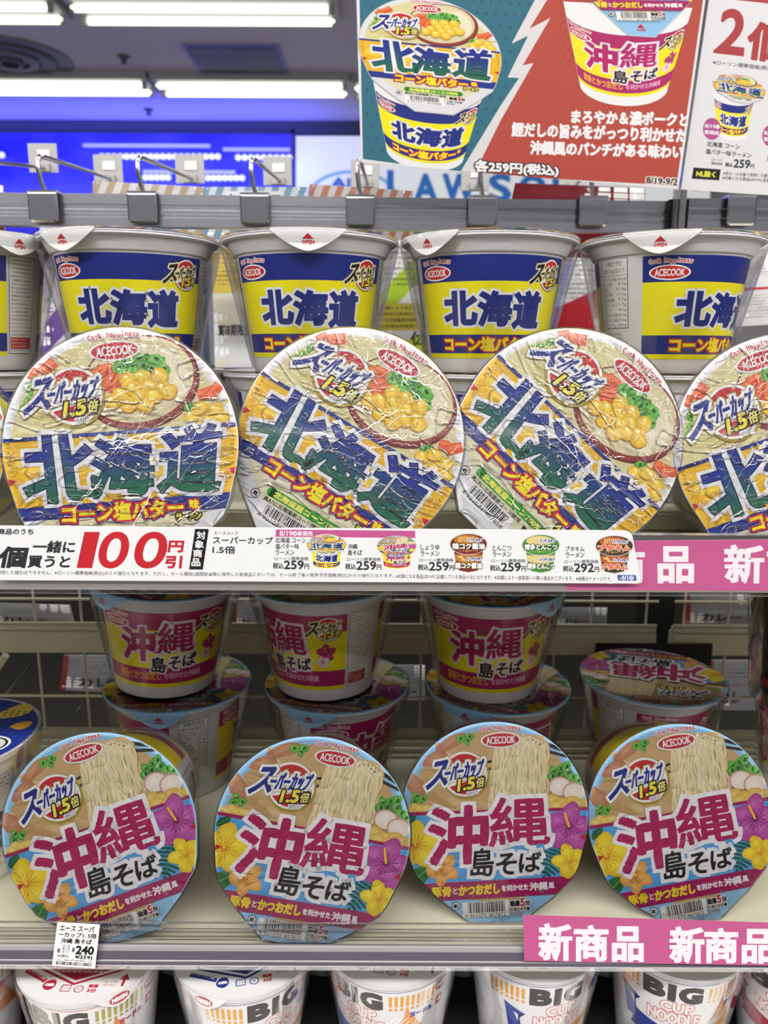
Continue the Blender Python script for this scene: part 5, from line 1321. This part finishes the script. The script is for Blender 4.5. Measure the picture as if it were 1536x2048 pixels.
pack('striped_card', [(186, 362), (410, 374), (414, 480), (184, 480)], .90, '#bcbcc0', 'card top with tan and grey diagonal stripes above the rail', stripes('#a58f78'), bulge=.001)
pack('striped_card', [(405, 374), (616, 374), (620, 480), (405, 480)], .895, '#bcc4ca', 'card top with blue and grey diagonal stripes above the rail', stripes_t, bulge=.001)
pack('striped_card', [(618, 368), (826, 382), (828, 480), (618, 480)], .90, '#b8b6b8', 'card top with brown and grey diagonal stripes above the rail', stripes('#a8705c'), bulge=.001)
# colourful goods glimpsed between the rail and the cup rims
for i, (x0, x1, c_, lb) in enumerate(((100, 200, '#b89a8e', 'pinkish box glimpsed under the rail near the left'), (205, 280, '#2a35d8', 'bright blue box glimpsed under the rail'), (282, 400, '#5a6678', 'grey-blue box glimpsed under the rail'), (700, 780, '#6a4a40', 'brown box glimpsed under the rail above the third cup'), (780, 850, '#3a3f50', 'dark box glimpsed under the rail above the fourth cup'))):
    a, b_ = at_y(x0, 440, 1.25), at_y(x1, 500, 1.25); t = MB(); t.box((a.x, 1.25, at_y(768, 745, 1.0).z), (b_.x, 1.29, a.z)); o = t.build('goods_box', mat('goods_'+c_[1:], c_, rough=.5), bevel=.001); tag(o, lb, 'box')
# opposite-side shelf deck carrying these, and its dark board under the packs
o = MB().box((W0, .97, at_y(768, 745, 1.0).z-.01), (W1, 1.45, at_y(768, 745, 1.0).z)).build('far_side_shelf', M_BLACK); tag(o, 'dark shelf of the opposite side behind the upper cups', 'shelf')

# ------------------------------------------------------------------ wire grids and beams behind the lower shelf
GY = .835
def grid(x0, x1, vx, label):
    a, b_ = at_y(x0, 1100, GY), at_y(x1, 1480, GY); r = empty('wire_grid', (0, GY, 0), label=label, cat='wire grid', group='cream wire back grids')
    m = MB()
    for x in vx: X = at_y(x, 1300, GY).x; m.tube([(X, 0, at_y(768, 1080, GY).z), (X, 0, at_y(768, 1475, GY).z)], .0014, 8)
    for y in (1120, 1199, 1247, 1392): z = at_y(768, y, GY).z; m.tube([(a.x, -.003, z), (b_.x, -.003, z)], .0016, 8)
    m.build('wires', M_CREAM, r, smooth=True)
    m = MB(); m.box((a.x, -.006, at_y(768, 1305, GY).z), (b_.x, .010, at_y(768, 1262, GY).z)); m.box((a.x, -.004, at_y(768, 1262, GY).z), (b_.x, .004, at_y(768, 1250, GY).z)); m.build('beam', M_CREAM, r, bevel=.001)
    return r
grid(-200, 1293, (-120, -22, 76, 168, 262, 358, 455, 552, 648, 745, 842, 938, 1035, 1108, 1178, 1287), 'cream wire grid with crossbeam behind the lower left stacks')
grid(1357, 1700, (1362, 1450, 1540, 1630), 'short cream wire grid behind the right end of the lower shelf')
o = MB().box((at_y(1296, 1100, .86).x, .855, Z2-.05), (at_y(1356, 1100, .86).x, .885, Z1-.02)).build('upright_post', M_BLACK); tag(o, 'black upright between the two wire grids', 'upright')
o = MB().box((at_y(1200, 1100, GY).x, GY-.010, at_y(768, 1330, GY).z), (at_y(1436, 1100, GY).x, GY-.0065, at_y(768, 1280, GY).z)).build('black_bracket', M_BLACK); tag(o, 'black plate over the crossbeam behind the lone cup', 'bracket')
def d_back(A): gibber(A, .05, .5, .95, .95, 6, '#5a5a60'); A.poly([(0, 0), (.06, 0), (.06, 1), (0, 1)], '#8a2a24'); A.text('カレー', (.2, .4, .7, .15), '#3a3a40', bold=.01)
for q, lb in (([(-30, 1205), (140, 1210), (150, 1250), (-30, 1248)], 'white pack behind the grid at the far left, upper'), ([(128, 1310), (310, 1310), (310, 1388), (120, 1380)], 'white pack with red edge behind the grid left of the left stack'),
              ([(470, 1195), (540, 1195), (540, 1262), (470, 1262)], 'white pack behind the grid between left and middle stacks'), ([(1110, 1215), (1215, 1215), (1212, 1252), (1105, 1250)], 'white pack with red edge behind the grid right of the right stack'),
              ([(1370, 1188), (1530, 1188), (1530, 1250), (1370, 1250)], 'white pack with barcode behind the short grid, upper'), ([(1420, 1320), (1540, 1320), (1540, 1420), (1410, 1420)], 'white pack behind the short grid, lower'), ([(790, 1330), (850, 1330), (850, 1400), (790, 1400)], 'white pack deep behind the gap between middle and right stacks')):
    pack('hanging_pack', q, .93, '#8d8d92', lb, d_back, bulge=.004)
o = MB().box((W0, 1.02, Z2-.2), (W1, 1.03, Z1-.03)).build('back_board', mat('dark_board', '#24221f', rough=.7)); tag(o, 'dark board closing the gondola behind the grids', 'board')
# small cream peg at the left of the grid
o = MB().tube([at_y(-12, 1345, .80), at_y(2, 1325, .80), at_y(12, 1310, .80)], .004).build('grid_peg', M_CREAM, smooth=True); tag(o, 'small cream clip on the wire grid at the left edge', 'clip')
for x0, y0, x1, y1, lb in ((8, 1392, 62, 1328, 'steel hook arm behind the grid at the left edge'), (152, 1424, 172, 1400, 'steel hook arm behind the grid left of the left stack')):
    o = MB().tube([at_y(x0, y0, .845), at_y(x1, y1, .92)], .0016).build('grid_hook', M_CHROME, smooth=True); tag(o, lb, 'hook', 'steel hooks behind the grid')
# ------------------------------------------------------------------ the shop beyond: ceiling, lights, far wall
M_CEIL = mat('ceiling_paint', '#b9b3c4', rough=.8, mottled=.03, mscale=2)
M_WALL = mat('wall_paint', '#b9b8bd', rough=.7)
WY = 6.25
def struct(o): o['kind'] = 'structure'; return o
struct(MB().box((-7, -6.5, CEIL), (7, WY+.1, CEIL+.05)).build('ceiling', M_CEIL))
struct(MB().box((-7, WY, 0), (7, WY+.05, CEIL)).build('wall_back', M_WALL))
struct(MB().box((-7, -6.5, -.05), (7, WY+.1, 0)).build('floor', mat('floor_tile', '#b8b4ac', rough=.35)))
struct(MB().box((-7, WY-.06, CEIL-.09), (7, WY, CEIL)).build('trim_1', mat('dark_trim', '#4a4a5c', rough=.6)))
M_TUBE = mat('lit_tube', '#f6ffe6', emit=3.2)
M_HOUS = mat('lamp_housing', '#a5a5ac', rough=.4)
def fixture(xc, Y, length, label, skew=0):
    r = empty('ceiling_light', (xc, Y, CEIL), label=label, cat='ceiling light', group='tube lights on the ceiling')
    MB().box((-length/2-.04, -.14, -.045), (length/2+.04, .14, 0)).build('housing', M_HOUS, r, bevel=.004)
    for s in (-1, 1):
        t = MB(); t.tube([(-length/2+s*.012, s*.075, -.062), (length/2+s*.012, s*.075, -.062)], .016, 12); o = t.build('tube', M_TUBE, r, smooth=True); o['label'] = 'glowing tube'
        for e in (-1, 1): MB().box((e*(length/2+.01)-.012, s*.075-.014, -.085), (e*(length/2+.01)+.012, s*.075+.014, -.043)).build('socket', M_GREYP, r, bevel=.003)
    return r
zl = CEIL-.06
def fx(px0, px1, py, label):
    a, b_ = at_z(px0, py, zl), at_z(px1, py, zl); fixture((a.x+b_.x)/2, (a.y+b_.y)/2, b_.x-a.x, label)
fx(162, 662, 30, 'nearer ceiling tube light beside the poster'); fx(-400, 108, 26, 'nearer ceiling tube light cut by the left edge')
fx(325, 688, 180, 'farther ceiling tube light beside the poster'); fx(-75, 292, 177, 'farther ceiling tube light at the left edge'); fx(715, 1090, 186, 'farther ceiling tube light mostly hidden by the poster')
# round air diffuser, square grille, sprinklers
c = at_z(20, 115, CEIL); r = empty('air_diffuser', c, label='round grey air diffuser in the ceiling at the left', cat='air diffuser')
MD = mat('diffuser_grey', '#55555e', rough=.6)
for i, rr in enumerate((.34, .245, .155, .07)):
    pr = [(rr*.70, -.004-.012*i), (rr, -.012-.008*i), (rr*1.02, -.006-.008*i), (rr*.98, .0)]
    link('ring', lathe('ring', pr, MD if i % 2 else mat('diffuser_light', '#6a6a74', rough=.6), 40), r)
c = at_z(475, 117, CEIL); r = empty('ceiling_grille', c, label='square dark grille in the ceiling between the tube lights', cat='grille')
MB().box((-.27, -.22, -.012), (.27, .22, -.001)).build('frame', mat('grille_frame', '#7a78c8', rough=.6), r, bevel=.002)
MB().box((-.25, -.20, -.016), (.25, .20, -.0125)).build('grille_panel', MD, r, bevel=.002)
for px, py, lb in ((247, 112, 'small ceiling sprinkler left of the square grille'), (297, 218, 'small ceiling sprinkler nearer the blue wall'), (707, 160, 'ceiling sensor beside the upper left of the poster')):
    c = at_z(px, py, CEIL); o = link('sprinkler', lathe('sprinkler', [(.035, 0), (.034, -.008), (.016, -.012), (.014, -.035), (.02, -.04), (.001, -.042)], MD, 20)); o.location = c; tag(o, lb, 'sprinkler', 'ceiling sprinklers')
# blue glowing wall panel
a, b_ = at_y(-700, 262, WY-.05), at_y(583, 262, WY-.05); bt = at_y(0, 470, WY-.05).z
def grad_panel():
    r = empty('blue_light_panel', (0, WY-.05, 0), label='deep blue glowing perforated wall panel above the rail', cat='light panel')
    m = bpy.data.materials.new('blue_glow'); m.use_nodes = True; nt = m.node_tree; bs = nt.nodes['Principled BSDF']
    bs.inputs['Base Color'].default_value = (.01, .01, .25, 1); bs.inputs['Roughness'].default_value = .3
    tc = nt.nodes.new('ShaderNodeTexCoord'); n = nt.nodes.new('ShaderNodeTexNoise'); n.inputs['Scale'].default_value = 2.2; nt.links.new(tc.outputs['Object'], n.inputs['Vector'])
    cr = nt.nodes.new('ShaderNodeValToRGB'); cr.color_ramp.elements[0].position = .3; cr.color_ramp.elements[1].position = .75
    cr.color_ramp.elements[0].color = (*lin('#1c18d8'), 1); cr.color_ramp.elements[1].color = (*lin('#4a48ff'), 1)
    nt.links.new(n.outputs['Fac'], cr.inputs[0]); nt.links.new(cr.outputs[0], bs.inputs['Emission Color']); bs.inputs['Emission Strength'].default_value = .85
    MB().box((a.x, 0, bt), (b_.x, .03, a.z)).build('panel', m, r)
    MB().box((a.x, -.01, a.z), (b_.x+.02, .03, a.z+.03)).build('top_edge', mat('dark_trim', '#4a4a5c'), r)
    MB().box((b_.x, -.01, bt), (b_.x+.03, .03, a.z+.03)).build('side_edge', mat('dark_trim', '#4a4a5c'), r)
    return r
grad_panel()
M_GLINT = mat('cool_glint', '#d0d4ff', emit=1.4); M_GLINTBAR = mat('soft_glint_bar', '#9a9cff', emit=.9)  # glowing balls and bars stand for reflections on the blue panel
def glint_balls(px0, px1, py, n, label, z=WY-.12):
    r = empty('glint_row', at_y((px0+px1)/2, py, z), label=label, cat='glint row', group='rows of glint balls before the blue panel'); o0 = r.location
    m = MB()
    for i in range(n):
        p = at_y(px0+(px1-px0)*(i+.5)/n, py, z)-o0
        bm = bmesh.new(); bmesh.ops.create_icosphere(bm, subdivisions=2, radius=.022, matrix=Matrix.Translation(p)); me = bpy.data.meshes.new('glint_ball'); bm.to_mesh(me); bm.free(); me.materials.append(M_GLINT); me.shade_smooth(); link('glint_ball', me, r)
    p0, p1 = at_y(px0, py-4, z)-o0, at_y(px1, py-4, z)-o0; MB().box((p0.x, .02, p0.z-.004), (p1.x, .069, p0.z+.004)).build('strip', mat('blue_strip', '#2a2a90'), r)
glint_balls(198, 442, 313, 20, 'longest row of glowing glint balls at the upper middle of the blue panel'); glint_balls(470, 585, 315, 9, 'upper right row of glowing glint balls on the blue panel'); glint_balls(285, 342, 355, 5, 'short lower row of glint balls near the second hook'); glint_balls(410, 490, 356, 7, 'short lower row of glint balls near the third hook'); glint_balls(-40, 10, 310, 4, 'row of glint balls at the left picture edge')
for x0, x1, y, lb in ((165, 420, 290, 'long soft glint bar on the blue panel'), (445, 580, 298, 'short soft glint bar at the panel right'), (285, 470, 343, 'lower soft glint bar on the blue panel')):  # glowing bars modelled for the streaks reflected in the panel
    p0, p1 = at_y(x0, y, WY-.10), at_y(x1, y, WY-.10); o = MB().box((p0.x, WY-.10, p0.z-.012), (p1.x, WY-.08, p0.z+.012)).build('glint_bar', M_GLINTBAR, bevel=.004); tag(o, lb, 'glint bar', 'soft glint bars')
# white lit sign with blue letters
A = Art(); q = [(592, 272), (1420, 272), (1420, 470), (592, 470)]; A.poly(q, '#f0f2f4')
A.blob(704, 398, 92, 58, '#7fb0e0', n=50); A.blob(704, 398, 84, 51, '#f0f2f4', n=50)
A.text('Ai', (662, 356, 700, 376), '#2a62b8', bold=1.6)
for ch, x0, x1, y0 in (('L', 777, 808, 343), ('A', 830, 873, 350), ('W', 888, 950, 350), ('S', 980, 1020, 350), ('O', 1040, 1090, 352), ('N', 1108, 1155, 352)): A.text(ch, (x0, y0, x1, 402), '#2a6cb8', bold=3.2)
PS = at_y(1000, 370, WY-.06)
M_SIGN = mat('lit_sign', attr=True, emit=.8, rough=.4)
o = card('lit_sign', A, PS, Vector((0, 0, 1)), Vector((0, -1, 0)), 0, .05, M_SIGN, 'white back-lit sign with blue letters above the rail behind the poster', 'sign', outline=q)
A = None
